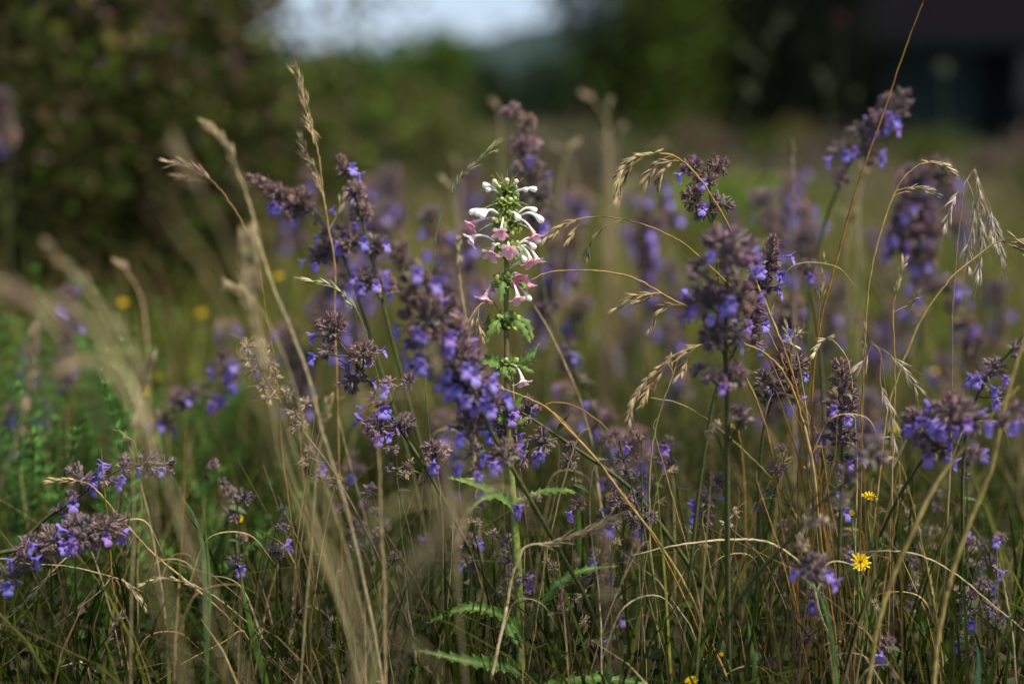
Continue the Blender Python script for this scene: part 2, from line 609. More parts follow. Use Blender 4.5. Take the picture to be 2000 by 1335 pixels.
for dx in (7.4, 11.4):
    mb = MB()
    for a, b, w, hh in ((0, 0, .9, .05), (0, .75, .9, .05), (-.43, .375, .05, .72), (.43, .375, .05, .72), (0, .375, .03, .72)):
        box(mb, (dx + a, by - .05, .5 + b), (w, .06, hh))
    wd = mb.build('window', M_TEAL, barn, BO, False)
    for s_ in (-1, 1):
        mb = MB()
        box(mb, (dx + s_ * .21, by - .04, .875), (.4, .02, .7))
        mb.build('pane', M_GLASS, wd, BO, False)


# ------------------------------------------------------------------ grass of the meadow: nobody could count it
def blades(name, n, region, hgt, wid, palette, label, mat, bend=0.5, weights=None, seg=5):
    """n folded blades; region(n) gives their feet"""
    P = region(n)
    n = len(P)
    H = nr.uniform(hgt[0], hgt[1], n) * nr.uniform(.7, 1, n)
    W = nr.uniform(wid[0], wid[1], n)
    az = nr.uniform(0, 2 * np.pi, n)
    lean = np.abs(nr.normal(0, .22, n)) * H
    curve = np.abs(nr.normal(0, bend, n)) * H
    dx, dy = np.cos(az), np.sin(az)
    fa = az + np.pi / 2 + nr.uniform(-.7, .7, n)
    sx, sy = np.cos(fa), np.sin(fa)
    V = np.zeros((n, seg, 2, 3))
    for i in range(seg):
        t = i / (seg - 1)
        off = lean * t + curve * t ** 2.2
        z = H * t - 0.35 * curve * t ** 3
        w = W * (1 - t ** 1.6) * (.75 + .5 * t) + 0.0002
        cx, cy = P[:, 0] + dx * off, P[:, 1] + dy * off
        for j, sg in enumerate((-1, 1)):
            V[:, i, j, 0] = cx + sx * w * sg
            V[:, i, j, 1] = cy + sy * w * sg
            V[:, i, j, 2] = P[:, 2] + np.maximum(z, 0.01 * t)
    idx = (np.arange(n) * seg * 2)[:, None, None]
    q = np.array([[2 * i, 2 * i + 1, 2 * i + 3, 2 * i + 2] for i in range(seg - 1)])[None]
    Q = (idx + q).reshape(-1, 4)
    me = bpy.data.meshes.new(name)
    me.vertices.add(n * seg * 2)
    me.vertices.foreach_set('co', V.astype(np.float32).ravel())
    me.loops.add(Q.size)
    me.loops.foreach_set('vertex_index', Q.astype(np.int32).ravel())
    me.polygons.add(len(Q))
    me.polygons.foreach_set('loop_start', np.arange(len(Q), dtype=np.int32) * 4)
    me.update()
    cc = np.ones((n, seg * 2, 4), np.float32)
    cc[:, :, :3] = leaf_cols(n, palette, weights)[:, None, :]
    ca = me.color_attributes.new('Col', 'FLOAT_COLOR', 'POINT')
    ca.data.foreach_set('color', cc.ravel())
    me.materials.append(mat)
    o = link(name, me)
    tag(o, label, 'grass', kind='stuff')
    return o


def wedge(s0, s1, power=1.0, margin=0.8):
    """feet spread evenly over the view and well past both of its sides"""
    def f(n):
        N = int(n * 3.4)
        s = s0 + (s1 - s0) * nr.uniform(0, 1, N) ** power
        half = 0.41 * s
        W = half + margin
        x = nr.uniform(-1, 1, N) * W
        keep = nr.uniform(0, 1, N) < W / half / 3.4
        return np.stack([x, s, np.zeros(N)], 1)[keep]
    return f


GB = [(0.023, 0.046, 0.003), (0.038, 0.058, 0.004), (0.058, 0.066, 0.007), (0.015, 0.031, 0.003)]
TB = [(0.145, 0.10, 0.042), (0.10, 0.066, 0.028), (0.19, 0.14, 0.065), (0.055, 0.036, 0.016)]
blades('green_grass', 3000, wedge(0.98, 1.9), (.05, .20), (.0009, .0024), GB, 'fine green grass around the whorl flower and catmint', M_BLADE, .4)
blades('dry_grass', 1500, wedge(0.95, 2.0), (.06, .24), (.0004, .0009), TB, 'thin dry straw standing among the green grass', M_STRAW, .5)
blades('meadow_grass', 5200, wedge(1.9, 5.0), (.08, .30), (.0015, .004), [(0.07, 0.105, 0.008), (0.115, 0.14, 0.014), (0.15, 0.155, 0.024), (0.05, 0.085, 0.007), (0.19, 0.16, 0.055)], 'soft green meadow grass behind the flowers', M_BLADE, .4)
blades('straw_grass', 2600, wedge(1.9, 6.0), (.12, .38), (.0008, .002), TB, 'soft tan meadow straw behind the flowers', M_STRAW, .4)
blades('far_grass', 9000, wedge(5.0, 20.0, power=1.3), (.05, .17), (.003, .009), GB[:2] + [(0.10, 0.075, 0.042), (0.15, 0.105, 0.06), (0.085, 0.07, 0.024), (0.12, 0.08, 0.055)], 'far tan and green meadow reaching to the barn', M_STRAW, .4)

# low leaf litter and small broad leaves under everything
def litter(name, n, pal, size, zmax, label, s0, s1):
    P = wedge(s0, s1)(n)
    n = len(P)
    P[:, 2] = np.abs(nr.normal(0, zmax, n)) + .004
    o = leaf_cloud(P, size, leaf_cols(n, pal), M_LEAF, name, None, 0.1, .6)
    tag(o, label, 'undergrowth', kind='stuff')


litter('undergrowth', 6500, [(.025, .05, .012), (.04, .07, .018), (.05, .045, .025), (.03, .04, .015)], .013, .03, 'dark low leaves crowded under the grass', 1.0, 2.2)
litter('dead_leaves', 2200, [(.07, .045, .025), (.10, .07, .045), (.05, .03, .025)], .012, .025, 'small brown dead leaves caught under the grass', 1.0, 2.0)

# ------------------------------------------------------------------ catmint: building blocks
PURPLE = (0.15, 0.10, 0.115)
PURPLE2 = (0.235, 0.14, 0.19)
GREYGREEN = (0.18, 0.17, 0.12)
TAN = (0.34, 0.24, 0.16)
BROWN = (0.17, 0.11, 0.08)
VIOLET = (0.255, 0.19, 0.62)


def calyx(mb, p, d, L, r, c0, c1, curl=0.0, teeth=True, rr=rng):
    d = d.normalized()
    u, w = frame(d, Vector((rr.uniform(-1, 1), rr.uniform(-1, 1), rr.uniform(-1, 1))))
    n = 5
    ring = []
    verts, cols, faces = [], [], []
    for i, (t, k) in enumerate(((0, .45), (.3, .95), (.75, 1.0), (1.0, 1.12))):
        c = p + d * (L * .78 * t) + u * (curl * L * t * t)
        for j in range(n):
            a = 2 * math.pi * j / n
            verts.append(c + u * (math.cos(a) * r * k) + w * (math.sin(a) * r * k))
            cols.append(cmix(c0, c1, t))
    for i in range(3):
        for j in range(n):
            j2 = (j + 1) % n
            faces.append((i * n + j, i * n + j2, i * n + n + j2, i * n + n + j))
    if teeth:
        b = 3 * n
        for j in range(n):
            j2 = (j + 1) % n
            a = 2 * math.pi * (j + .5) / n
            verts.append(p + d * (L * rr.uniform(.95, 1.12)) + u * (curl * L) + (u * math.cos(a) + w * math.sin(a)) * (r * 1.35))
            cols.append(c1)
            faces.append((b + j, b + j2, len(verts) - 1))
    mb.add(verts, faces, cols)


def bract(mb, p, d, L, W, col, up=None):
    d = d.normalized()
    pts = [p, p + d * L * .35 + Vector((0, 0, .04 * L)), p + d * L * .7, p + d * L + Vector((0, 0, -.15 * L))]
    side = frame(d)[0]
    mb.ribbon(pts, [W * .3, W, W * .7, W * .04], side, col, None, .35)


def whorl_proto(kind, seed):
    r = random.Random(seed)
    mb = MB()
    dry = kind == 'dry'
    faded = kind == 'faded'
    if faded:
        kind = 'ball'

    hue = r.choice(((1, 1, 1), (1.25, 1.1, .95), (.8, .78, .85), (1.12, .95, 1.12)))

    def cols():
        q = r.random()
        if dry:
            a = cmix(BROWN, TAN, r.random())
            return jit(cmix(a, TAN, .5), .2, r), jit(cmix(a, (0.52, 0.41, 0.29), r.uniform(.3, 1)), .2, r)
        base = cmix(GREYGREEN, PURPLE, r.uniform(.2, .9))
        end = cmix(PURPLE, PURPLE2, r.random())
        if faded:
            base, end = cmix(base, TAN, .5), cmix(end, (.36, .275, .24), r.uniform(.5, 1))
        elif q < .15:
            end = cmix(end, TAN, .55)
        elif q < .3:
            end = cmix(end, (0.045, 0.03, 0.05), .6)
        return tuple(a * b for a, b in zip(jit(base, .22, r), hue)), tuple(a * b for a, b in zip(jit(end, .25, r), hue))

    def fan(c, axis, n, L0, wide):
        """a small cyme: calyces fanning out from one point, with pale hairs"""
        axis = axis.normalized()
        tone = r.uniform(.8, 1.25)
        for k in range(n):
            d = axis + Vector((r.gauss(0, 1), r.gauss(0, 1), r.gauss(0, 1))) * wide
            p = c + Vector((r.gauss(0, 1), r.gauss(0, 1), r.gauss(0, 1))) * .05
            c0, c1 = cols()
            c0, c1 = tuple(x * tone for x in c0), tuple(x * tone for x in c1)
            L = L0 * r.uniform(.65, 1.2)
            calyx(mb, p, d, L, L0 * r.uniform(.10, .145), c0, c1, r.uniform(-.2, .2), True, r)
            d = d.normalized()
            for q in range(4):
                t = r.uniform(.2, .9)
                o = d.cross(Vector((r.gauss(0, 1), r.gauss(0, 1), r.gauss(0, 1)))).normalized()
                b0 = p + d * L * t + o * L0 * .11
                mb.add([b0, b0 + d * .012, b0 + o * L0 * .16 + d * L0 * .06], [(0, 1, 2)], (.42, .38, .38))

    if kind in ('ball', 'tip', 'small'):
        nf, per, L0 = {'ball': (17, 9, .40), 'tip': (20, 8, .34), 'small': (7, 8, .58)}[kind]
        for k in range(nf):
            t = (k + .5) / nf
            a = k * 2.399963 + r.uniform(-.5, .5)
            z = 1 - 2 * t
            if kind == 'tip':
                zz = lerp(-.75, 1.25, t)
                rad = .46 * math.sqrt(max(.01, 1 - max(0, (zz + .3) / 1.6) ** 1.2)) * r.uniform(.7, 1.1)
                p = Vector((math.cos(a) * rad * .7, math.sin(a) * rad * .7, zz * .8))
                d = Vector((math.cos(a), math.sin(a), .45 + max(0, zz) * 1.0))
            else:
                q = math.sqrt(max(0, 1 - z * z))
                k_ = r.uniform(.7, 1.2)
                d = Vector((math.cos(a) * q, math.sin(a) * q, z * .7 + .3))
                p = Vector((math.cos(a) * q * .48, math.sin(a) * q * .48, z * .36)) * k_
            mb.tube([Vector((0, 0, p.z * .6 - .1)), p * .6, p], [.045, .035, .035], 4, jit(GREYGREEN, .3, r))
            fan(p, d, per, L0, .36)
        mb.spindle(Vector((0, 0, -.45)), Vector((0, 0, 1)), .9, .26, 7, (.10, .075, .075), None, ((0, .1), (.3, .9), (.6, 1), (1, .15)))
        for k in range(6):
            a = r.uniform(0, 6.28)
            bract(mb, Vector((math.cos(a) * .25, math.sin(a) * .25, -.3)), Vector((math.cos(a), math.sin(a), r.uniform(-.3, .1))), r.uniform(.4, .7), .11, jit(GREYGREEN, .2, r))
    elif kind == 'pair':
        for s_ in (-1, 1):
            c = Vector((s_ * .5, r.uniform(-.15, .15), r.uniform(-.05, .15)))
            mb.tube([Vector((0, 0, -.12)), c * .5 + Vector((0, 0, -.06)), c], [.045, .04, .04], 5, jit(GREYGREEN, .2, r))
            for k in range(8):
                d = Vector((r.gauss(0, .8) + s_ * .7, r.gauss(0, .8), r.gauss(0, .6) + .35)).normalized()
                fan(c + d * .17, d, 7, .33, .34)
            bract(mb, Vector((s_ * .1, 0, -.12)), Vector((s_, r.uniform(-.4, .4), -.2)), .5, .12, jit(GREYGREEN, .2, r))
    else:   # dry: shrunken, curled, thin
        for s_ in (-1, 1):
            c = Vector((s_ * .42, r.uniform(-.2, .2), r.uniform(-.1, .2)))
            mb.tube([Vector((0, 0, -.1)), c * .5, c], [.04, .03, .03], 4, jit(BROWN, .2, r))
            for k in range(19):
                d = Vector((r.gauss(0, 1) + s_ * .6, r.gauss(0, 1), r.gauss(0, 1) + .25))
                c0, c1 = cols()
                calyx(mb, c + d.normalized() * r.uniform(.02, .16), d, .36 * r.uniform(.6, 1.3), .04 * r.uniform(.8, 1.3), c0, c1, r.uniform(-.5, .5), True, r)
            for k in range(5):
                d = Vector((r.gauss(0, 1) + s_ * .5, r.gauss(0, 1), r.gauss(0, 1))).normalized()
                q = d.cross(Vector((r.gauss(0, 1), r.gauss(0, 1), r.gauss(0, 1)))) * .3
                mb.tube([c, c + d * .3 + q * .4, c + d * .45 + q, c + d * .42 + q * 1.5], [.02, .02, .018, .008], 4, jit(TAN, .25, r))
    return mb.mesh('whorl_' + kind, M_CALYX)


WH = {k: [whorl_proto(k, 100 * i + j) for j in range(4)] for i, k in enumerate(('ball', 'tip', 'small', 'pair', 'dry', 'faded'))}


def corolla_proto(seed, tone=1.0, hue=(1, 1, 1)):
    """two lipped catmint flower, mouth towards +X, one unit long"""
    r = random.Random(seed)
    mb = MB()
    v = tuple(c * tone * h_ for c, h_ in zip(jit(VIOLET, .08, r), hue))
    pale = cmix(v, (.5, .42, .85), .45)
    path = [Vector((0, 0, 0)), Vector((.22, 0, .03)), Vector((.42, 0, .06)), Vector((.56, 0, .05))]
    mb.tube(path, [.05, .06, .1, .15], 7, cmix(v, (.25, .12, .4), .4), v, False)

    def lobe(c, d, n_, L, W, col, col2, cup):
        d = d.normalized()
        s_ = d.cross(n_).normalized()
        n_ = s_.cross(d)
        rows = ((0, .45, 0), (.35, .85, .05), (.7, 1.0, .02), (.92, .75, -.06), (1.0, .35, -.1))
        verts, cols, faces = [], [], []
        for t, w, z in rows:
            for j, q in enumerate((-1, -.45, .45, 1)):
                dip = -.07 * L * (1 if abs(q) < .5 else 0) * (1 if t > .9 else 0)
                verts.append(c + d * (L * t + dip) + s_ * (W * w * q) + n_ * (z * L * 1.4 + cup * W * q * q))
                cols.append(cmix(col, col2, t))
        for i in range(4):
            for j in range(3):
                faces.append((i * 4 + j, i * 4 + j + 1, i * 4 + 5 + j, i * 4 + 4 + j))
        mb.add(verts, faces, cols)

    m = Vector((.54, 0, .04))
    for s_ in (-1, 1):      # upper lip
        lobe(m + Vector((0, s_ * .06, .09)), Vector((.55, s_ * .28, .8)), Vector((-.8, 0, .5)), .3, .13, v, v, .2)
    lobe(m + Vector((.02, 0, -.1)), Vector((.55, 0, -.75)), Vector((.8, 0, .5)), .48, .27, pale, v, -.3)
    for s_ in (-1, 1):
        lobe(m + Vector((0, s_ * .1, -.04)), Vector((.45, s_ * .85, -.3)), Vector((.7, 0, .6)), .24, .12, v, v, -.15)
    for k in range(5):      # darker spots in the throat
        mb.spindle(m + Vector((.1 + .05 * r.random(), r.uniform(-.1, .1), -.17 - .12 * r.random())), Vector((.8, 0, .5)), .02, .018, 4, (.08, .03, .3), None, ((0, 1), (1, .2)))
    return mb.mesh('corolla', M_VIOLET)


COR = [corolla_proto(1), corolla_proto(2, 1.12), corolla_proto(3, .85, (.8, .95, 1.05)), corolla_proto(4, 1.15, (1.1, 1.1, 1)), corolla_proto(5, .95, (1.2, .85, .85)), corolla_proto(6, .75)]


def leaf_proto(seed, col):
    """crinkled, toothed, heart based catmint leaf, one unit long along +X"""
    r = random.Random(seed)
    mb = MB()
    n = 13
    verts, cols, faces = [], [], []
    for i in range(n):
        t = i / (n - 1)
        w = .36 * math.sin(math.pi * min(1, .12 + .88 * t ** .75)) ** .8 * (1 + .12 * (i % 2)) + .004
        x = t + (.02 if i % 2 else -.01)
        z = -.25 * t * t + .03 * (i % 2)
        for q in (-1, -.5, 0, .5, 1):
            verts.append(Vector((x - .05 * abs(q) * (1 - t), q * w, z + .25 * w * abs(q) * (.7 if abs(q) == 1 else 1.2) + r.uniform(-.01, .01))))
            cols.append(cmix(col, tuple(c * 1.35 for c in col), .5 if q == 0 else r.uniform(0, .3)))
    for i in range(n - 1):
        for j in range(4):
            faces.append((i * 5 + j, i * 5 + j + 1, i * 5 + 6 + j, i * 5 + 5 + j))
    mb.add(verts, faces, cols)
    return mb.mesh('leaf', M_LEAF)


LEAF = [leaf_proto(1, (.075, .12, .055)), leaf_proto(2, (.10, .14, .07)), leaf_proto(3, (.06, .045, .045))]


def place(o, loc, xdir=None, zdir=None, scale=1.0):
    """orient an object's x (or z) axis"""
    if zdir is not None:
        q = zdir.normalized().to_track_quat('Z', 'Y')
    else:
        q = xdir.normalized().to_track_quat('X', 'Z')
    o.rotation_mode = 'QUATERNION'
    o.rotation_quaternion = q
    o.location = loc
    o.scale = (scale,) * 3 if not isinstance(scale, tuple) else scale
    return o


def to_ground(path, drift=0.6):
    """carry a path on down into the soil"""
    p = path[-1]
    d = (path[-1] - path[max(0, len(path) - 4)])
    h = p.z
    if h <= 0.0:
        return path
    hor = Vector((d.x, d.y, 0))
    k = min(1.2, hor.length / max(1e-4, abs(d.z))) if d.z < 0 else .3
    hor = (hor.normalized() if hor.length > 1e-6 else Vector((0, 0, 0))) * k * h * drift
    hor.y = max(-.12, min(.12, hor.y))
    q = Vector((p.x + hor.x, p.y + hor.y, -0.015))
    mid = p.lerp(q, .5) + Vector((hor.x * .12, 0, 0))
    return path + [mid, q]


def px_path(pts, s0, s1):
    """photograph points (tip first), depth running from s0 at the tip to s1 at the end"""
    L = [0.0]
    for a, b in zip(pts, pts[1:]):
        L.append(L[-1] + math.hypot(a[0] - b[0], a[1] - b[1]))
    return [at(p[0], p[1], p[2] if len(p) > 2 else lerp(s0, s1, l / max(1e-6, L[-1]))) for p, l in zip(pts, L)]


def catmint(pts, whorls, s0, s1, label, group=None, stem_r=0.0016, leaves=(), dry=False, cat='catmint', seed=None, corolla_len=0.0125, col=None, sub=True):
    r = random.Random(seed if seed is not None else len(label) * 77 + int(pts[0][0]))
    path = to_ground(px_path(pts, s0, s1))
    sm = catmull(path, 7)
    base = sm[-1].copy()
    base.z = 0
    root = empty('catmint_stem', base, label, cat, group)
    mb = MB()
    n = len(sm)
    c_top = col or ((0.14, 0.10, 0.07) if dry else (0.065, 0.068, 0.028))
    c_bot = (0.12, 0.085, 0.055) if dry else (0.06, 0.072, 0.025)
    mb.tube(sm, [lerp(stem_r * .45, stem_r, min(1, i / (n * .5))) for i in range(n)], 4 if stem_r > .001 else 5, c_top, c_bot)
    for wdef in whorls:
        px, py, rp, nc = wdef[:4]
        kind = wdef[4] if len(wdef) > 4 else ('dry' if dry else None)
        # nearest point of the stem in the picture
        best = min(range(n), key=lambda i: (proj(sm[i])[0] - px) ** 2 + (proj(sm[i])[1] - py) ** 2)
        q = sm[best]
        s = (q - CAM).dot(FWD)
        c = at(px, py, s + r.uniform(-.006, .006))
        rad = rp / F * s
        if kind is None:
            kind = r.choice(('ball', 'ball', 'pair')) if rad > .013 else 'small'
        tan = sm[max(0, best - 2)] - sm[min(n - 1, best + 2)]
        off = c - q
        if off.length > rad * .55:     # a side cyme on its own little stalk
            st = sm[min(n - 1, best + 2)]
            mb.tube(catmull([st, st.lerp(c, .5) - Vector((0, 0, .1 * off.length)), c], 4), [stem_r * .5] * 9, 5, c_top)
            tan = tan.normalized() + off.normalized() * .8
        if tan.length < 1e-6:
            tan = Vector((0, 0, 1))
        tan = tan + Vector((r.uniform(-.2, .2), r.uniform(-.2, .2), r.uniform(-.1, .1))) * tan.length
        w = link('whorl', r.choice(WH[kind]), root)
        zq = tan.normalized().to_track_quat('Z', 'Y') @ Quaternion((0, 0, 1), r.uniform(0, 6.28) if kind != 'pair' else r.uniform(-.6, .6) + (0 if r.random() < .5 else math.pi))
        w.rotation_mode = 'QUATERNION'
        w.rotation_quaternion = zq
        w.location = c - base
        w.scale = (rad * r.uniform(.95, 1.08), rad * r.uniform(.95, 1.08), rad * r.uniform(.95, 1.1))
        inv = zq.inverted()
        for k in range(int(nc * .72 + .5)):
            # flowers lean out of the whorl, sideways, a little down, rather more on the open side
            a = r.uniform(0, 6.28)
            d = Vector((math.cos(a), -abs(math.sin(a)) if r.random() < .72 else abs(math.sin(a)), r.uniform(-.75, .2))).normalized()
            co = link('corolla', r.choice(COR), w)
            ld = inv @ d
            up = inv @ Vector((0, 0, 1))
            y = up.cross(ld)
            if y.length < 1e-4:
                y = ld.orthogonal()
            y.normalize()
            z = ld.cross(y)
            mat = Matrix((ld, y, z)).transposed()
            co.rotation_mode = 'QUATERNION'
            co.rotation_quaternion = mat.to_quaternion()
            co.location = ld * r.uniform(.55, .8)
            k_ = corolla_len * r.uniform(.85, 1.2) / rad
            co.scale = (k_, k_, k_)
    mb.build('stem', M_STEM, root, base)
    for (px, py, dx, dy, Lp, *kk) in leaves:
        best = min(range(n), key=lambda i: (proj(sm[i])[0] - px) ** 2 + (proj(sm[i])[1] - py) ** 2)
        s = (sm[best] - CAM).dot(FWD)
        le = link('leaf', LEAF[kk[0] if kk else r.randint(0, 1)], root)
        d = RIGHT * dx - UP * dy + FWD * r.uniform(-.4, .4)
        place(le, at(px, py, s) - base, xdir=d, scale=Lp / F * s)
    return root


def proj(p):
    v = p - CAM
    s = v.dot(FWD)
    return 1000 + v.dot(RIGHT) / s * F, 667.5 - v.dot(UP) / s * F


# ------------------------------------------------------------------ catmint: the plants that can be told apart
G_C = 'catmint stems around the whorl flower'
catmint([(640, 640), (700, 715), (745, 780), (790, 850), (850, 945), (930, 1095), (985, 1190)],
        [(648, 640, 42, 3, 'ball'), (640, 690, 34, 3), (712, 690, 36, 3), (690, 740, 34, 2, 'small'), (780, 750, 36, 1, 'pair'), (740, 785, 36, 4), (785, 830, 34, 0, 'ball'), (735, 830, 34, 7, 'small'), (850, 880, 33, 1, 'faded'), (800, 915, 26, 0, 'dry')],
        1.09, 1.12, 'drooping catmint stem with dusty purple whorls over the yellow grass stalks', G_C, .0015, seed=1)
catmint([(783, 500), (815, 570), (850, 640), (890, 715), (935, 800), (975, 870), (1030, 965), (1110, 1105), (1150, 1180)],
        [(788, 508, 40, 3, 'tip'), (815, 562, 52, 6), (838, 622, 72, 14, 'ball'), (862, 685, 76, 22, 'ball'), (905, 735, 70, 20, 'ball'), (880, 655, 50, 10, 'ball'), (945, 775, 46, 8), (918, 830, 38, 4), (985, 885, 36, 4), (935, 895, 44, 8, 'pair'), (1040, 975, 24, 1, 'dry')],
        0.945, 1.10, 'densest catmint spike, leaning against the whorl flower, full of violet flowers', G_C, .0020, seed=2)
catmint([(965, 770), (1030, 812), (1105, 862), (1210, 935), (1260, 985), (1330, 1080)],
        [(985, 800, 30, 3), (985, 835, 32, 5), (1030, 800, 30, 3), (1060, 860, 28, 1), (1025, 885, 26, 2)],
        1.10, 1.14, 'dark catmint stem slanting behind the whorl flower stem', G_C, .0018, [(1110, 870, .8, .3, 34, 0), (1095, 840, .3, -1, 40, 0), (1160, 900, 1, -.3, 30, 1)], seed=3)
catmint([(500, 352), (560, 388), (620, 428), (655, 470), (690, 550), (730, 680), (800, 900), (840, 1100)],
        [(510, 356, 24, 0, 'tip'), (540, 378, 36, 4, 'tip'), (582, 400, 42, 4, 'ball'), (615, 420, 34, 3), (655, 455, 36, 6), (620, 500, 30, 3, 'small'), (640, 490, 34, 2)],
        1.22, 1.26, 'catmint spike lying almost level behind the tall straw stalk', G_C, .0016, seed=4)
catmint([(672, 325), (692, 380), (710, 440), (735, 540), (760, 640), (800, 790), (850, 980)],
        [(672, 330, 26, 3, 'tip'), (692, 375, 32, 1, 'faded'), (705, 415, 34, 1, 'faded'), (690, 470, 34, 3), (735, 480, 34, 1, 'faded'), (715, 545, 34, 4), (750, 560, 32, 2, 'faded')],
        1.20, 1.24, 'upright catmint with a paired blue tip and faded dry whorls', G_C, .0016, seed=5)
catmint([(1005, 210), (1022, 260), (1030, 320), (1042, 400), (1055, 520), (1070, 600), (1105, 680), (1140, 760), (1180, 850), (1220, 960)],
        [(1000, 218, 26, 0, 'faded'), (1030, 238, 24, 0, 'faded'), (1022, 285, 40, 1, 'faded'), (1030, 330, 40, 2, 'faded'), (1045, 375, 42, 1, 'faded'), (1048, 430, 36, 4, 'ball'), (1075, 600, 28, 0, 'pair'), (1105, 680, 20, 1, 'small'), (1130, 740, 18, 0, 'small'), (1165, 800, 20, 1, 'small')],
        1.33, 1.36, 'tall faded catmint with a bare tip rising behind the whorl flower', G_C, .0016, [(1110, 690, 1, .1, 36), (1140, 745, 1, 0, 30)], seed=6)
catmint([(1382, 318), (1386, 370), (1396, 460), (1408, 600), (1420, 760), (1425, 1000), (1428, 1200)],
        [(1350, 325, 30, 2, 'ball'), (1402, 325, 30, 0, 'ball'), (1378, 350, 30, 1, 'ball'), (1355, 385, 34, 1, 'ball'), (1410, 395, 26, 0, 'small'), (1378, 412, 26, 1, 'small')],
        1.13, 1.15, 'clean catmint spike with two bare purple whorls beside the drooping oat grass', G_C, .0016, seed=7)
catmint([(1425, 460), (1420, 560), (1418, 680), (1420, 800), (1420, 980), (1422, 1200), (1424, 1330)],
        [(1425, 488, 64, 6, 'ball'), (1380, 585, 52, 14, 'ball'), (1445, 580, 44, 4), (1360, 525, 28, 0, 'small'), (1395, 655, 40, 2), (1445, 650, 42, 2), (1380, 730, 40, 1, 'pair'), (1428, 735, 36, 2), (1450, 815, 30, 0, 'small'), (1395, 838, 24, 0, 'dry')],
        0.955, 1.09, 'stoutest upright catmint, its heavy top whorl leaning forward on a straight green stem', G_C, .0021, [(1408, 716, -.9, -.2, 36, 1), (1428, 820, 1, -.15, 52, 0), (1440, 725, 1, -.1, 34, 1), (1425, 672, 1, .2, 40, 0), (1412, 668, -1, .2, 40, 1)], seed=8)
catmint([(1508, 480), (1492, 545), (1470, 615), (1440, 670), (1400, 760), (1382, 850), (1365, 960), (1350, 1100)],
        [(1505, 498, 34, 1, 'tip'), (1492, 520, 36, 5), (1478, 560, 36, 5), (1468, 595, 32, 2, 'ball'), (1478, 628, 24, 3, 'small'), (1468, 660, 30, 2)],
        1.09, 1.13, 'catmint with crisp violet flowers on one side, crossing behind the stoutest stem', G_C, .0016, seed=9)
catmint([(1550, 660), (1535, 730), (1505, 790), (1490, 850), (1482, 960), (1480, 1120)],
        [(1550, 655, 26, 1, 'dry'), (1545, 715, 46, 1, 'ball'), (1505, 745, 38, 0, 'faded'), (1545, 765, 26, 2, 'small'), (1498, 775, 24, 0, 'small')],
        1.12, 1.14, 'short brownish catmint top held by thin amber stalks', G_C, .0015, seed=10)
catmint([(1645, 725), (1646, 790), (1645, 860), (1644, 940), (1640, 1060), (1636, 1200)],
        [(1645, 755, 44, 0, 'tip'), (1645, 795, 40, 3, 'ball'), (1642, 845, 40, 5, 'ball'), (1640, 900, 36, 5, 'pair'), (1642, 940, 22, 0, 'dry')],
        1.09, 1.11, 'compact purple catmint spike standing above the yellow flowers', G_C, .0015, [(1642, 960, -.6, -.6, 34, 1), (1648, 890, .9, -.2, 36, 1)], seed=11)
catmint([(1720, 870), (1660, 935), (1600, 985), (1540, 1055), (1480, 1120), (1430, 1195), (1400, 1270)],
        [(1700, 880, 40, 0, 'small'), (1655, 925, 26, 0, 'small'), (1640, 975, 30, 0, 'dry'), (1590, 1020, 36, 0, 'dry'), (1560, 1060, 32, 0, 'dry'), (1590, 1110, 40, 4, 'ball')],
        0.93, 1.06, 'catmint stem slanting low across the compact purple spike', G_C, .0015, seed=12)
catmint([(1990, 800), (1930, 815), (1860, 840), (1800, 900), (1740, 1000), (1690, 1120)],
        [(1970, 810, 42, 6), (1900, 815, 36, 2), (1865, 805, 48, 8, 'ball'), (1805, 835, 52, 3, 'ball'), (1790, 815, 28, 4), (1830, 870, 36, 3), (1900, 890, 24, 1, 'small')],
        0.95, 1.12, 'soft dark catmint spike lying level beside the bent yellow stalks', G_C, .0014, seed=13)
catmint([(2010, 640), (1970, 690), (1925, 740), (1890, 830), (1880, 950), (1880, 1100)],
        [(1985, 680, 22, 0, 'small'), (1945, 715, 24, 1, 'small'), (1925, 740, 26, 4, 'small'), (1950, 770, 24, 2, 'small')],
        1.05, 1.1, 'slender catmint leaning out over the level dark spike', G_C, .0013, seed=14)
catmint([(1765, 185), (1730, 225), (1690, 270), (1650, 340), (1610, 440), (1585, 560), (1570, 760), (1560, 950)],
        [(1765, 190, 20, 0, 'small'), (1742, 212, 40, 4, 'ball'), (1720, 240, 36, 7, 'ball'), (1680, 255, 26, 2, 'small'), (1645, 292, 26, 4, 'small'), (1695, 300, 26, 4, 'small'), (1645, 345, 22, 0, 'small')],
        1.30, 1.36, 'catmint reaching highest, in front of the dark barn', G_C, .0016, seed=15)
catmint([(1830, 330), (1805, 400), (1790, 480), (1800, 560), (1800, 660), (1790, 800), (1780, 950)],
        [(1835, 335, 40, 2, 'ball'), (1790, 350, 44, 4, 'ball'), (1785, 405, 48, 5, 'ball'), (1765, 450, 48, 6, 'ball'), (1820, 440, 40, 3), (1800, 505, 40, 5, 'ball'), (1755, 480, 30, 4, 'small'), (1805, 560, 34, 3), (1795, 610, 36, 1, 'dry')],
        1.46, 1.5, 'broad hazy catmint column behind the arching pale grass', G_C, .0018, seed=16)
catmint([(1578, 505), (1582, 560), (1596, 640), (1604, 720), (1610, 860), (1612, 1000)],
        [(1578, 522, 24, 1, 'ball')], 1.24, 1.26, 'single round purple head on a thick bare dark stem', G_C, .0019, seed=17, col=(.07, .045, .035))
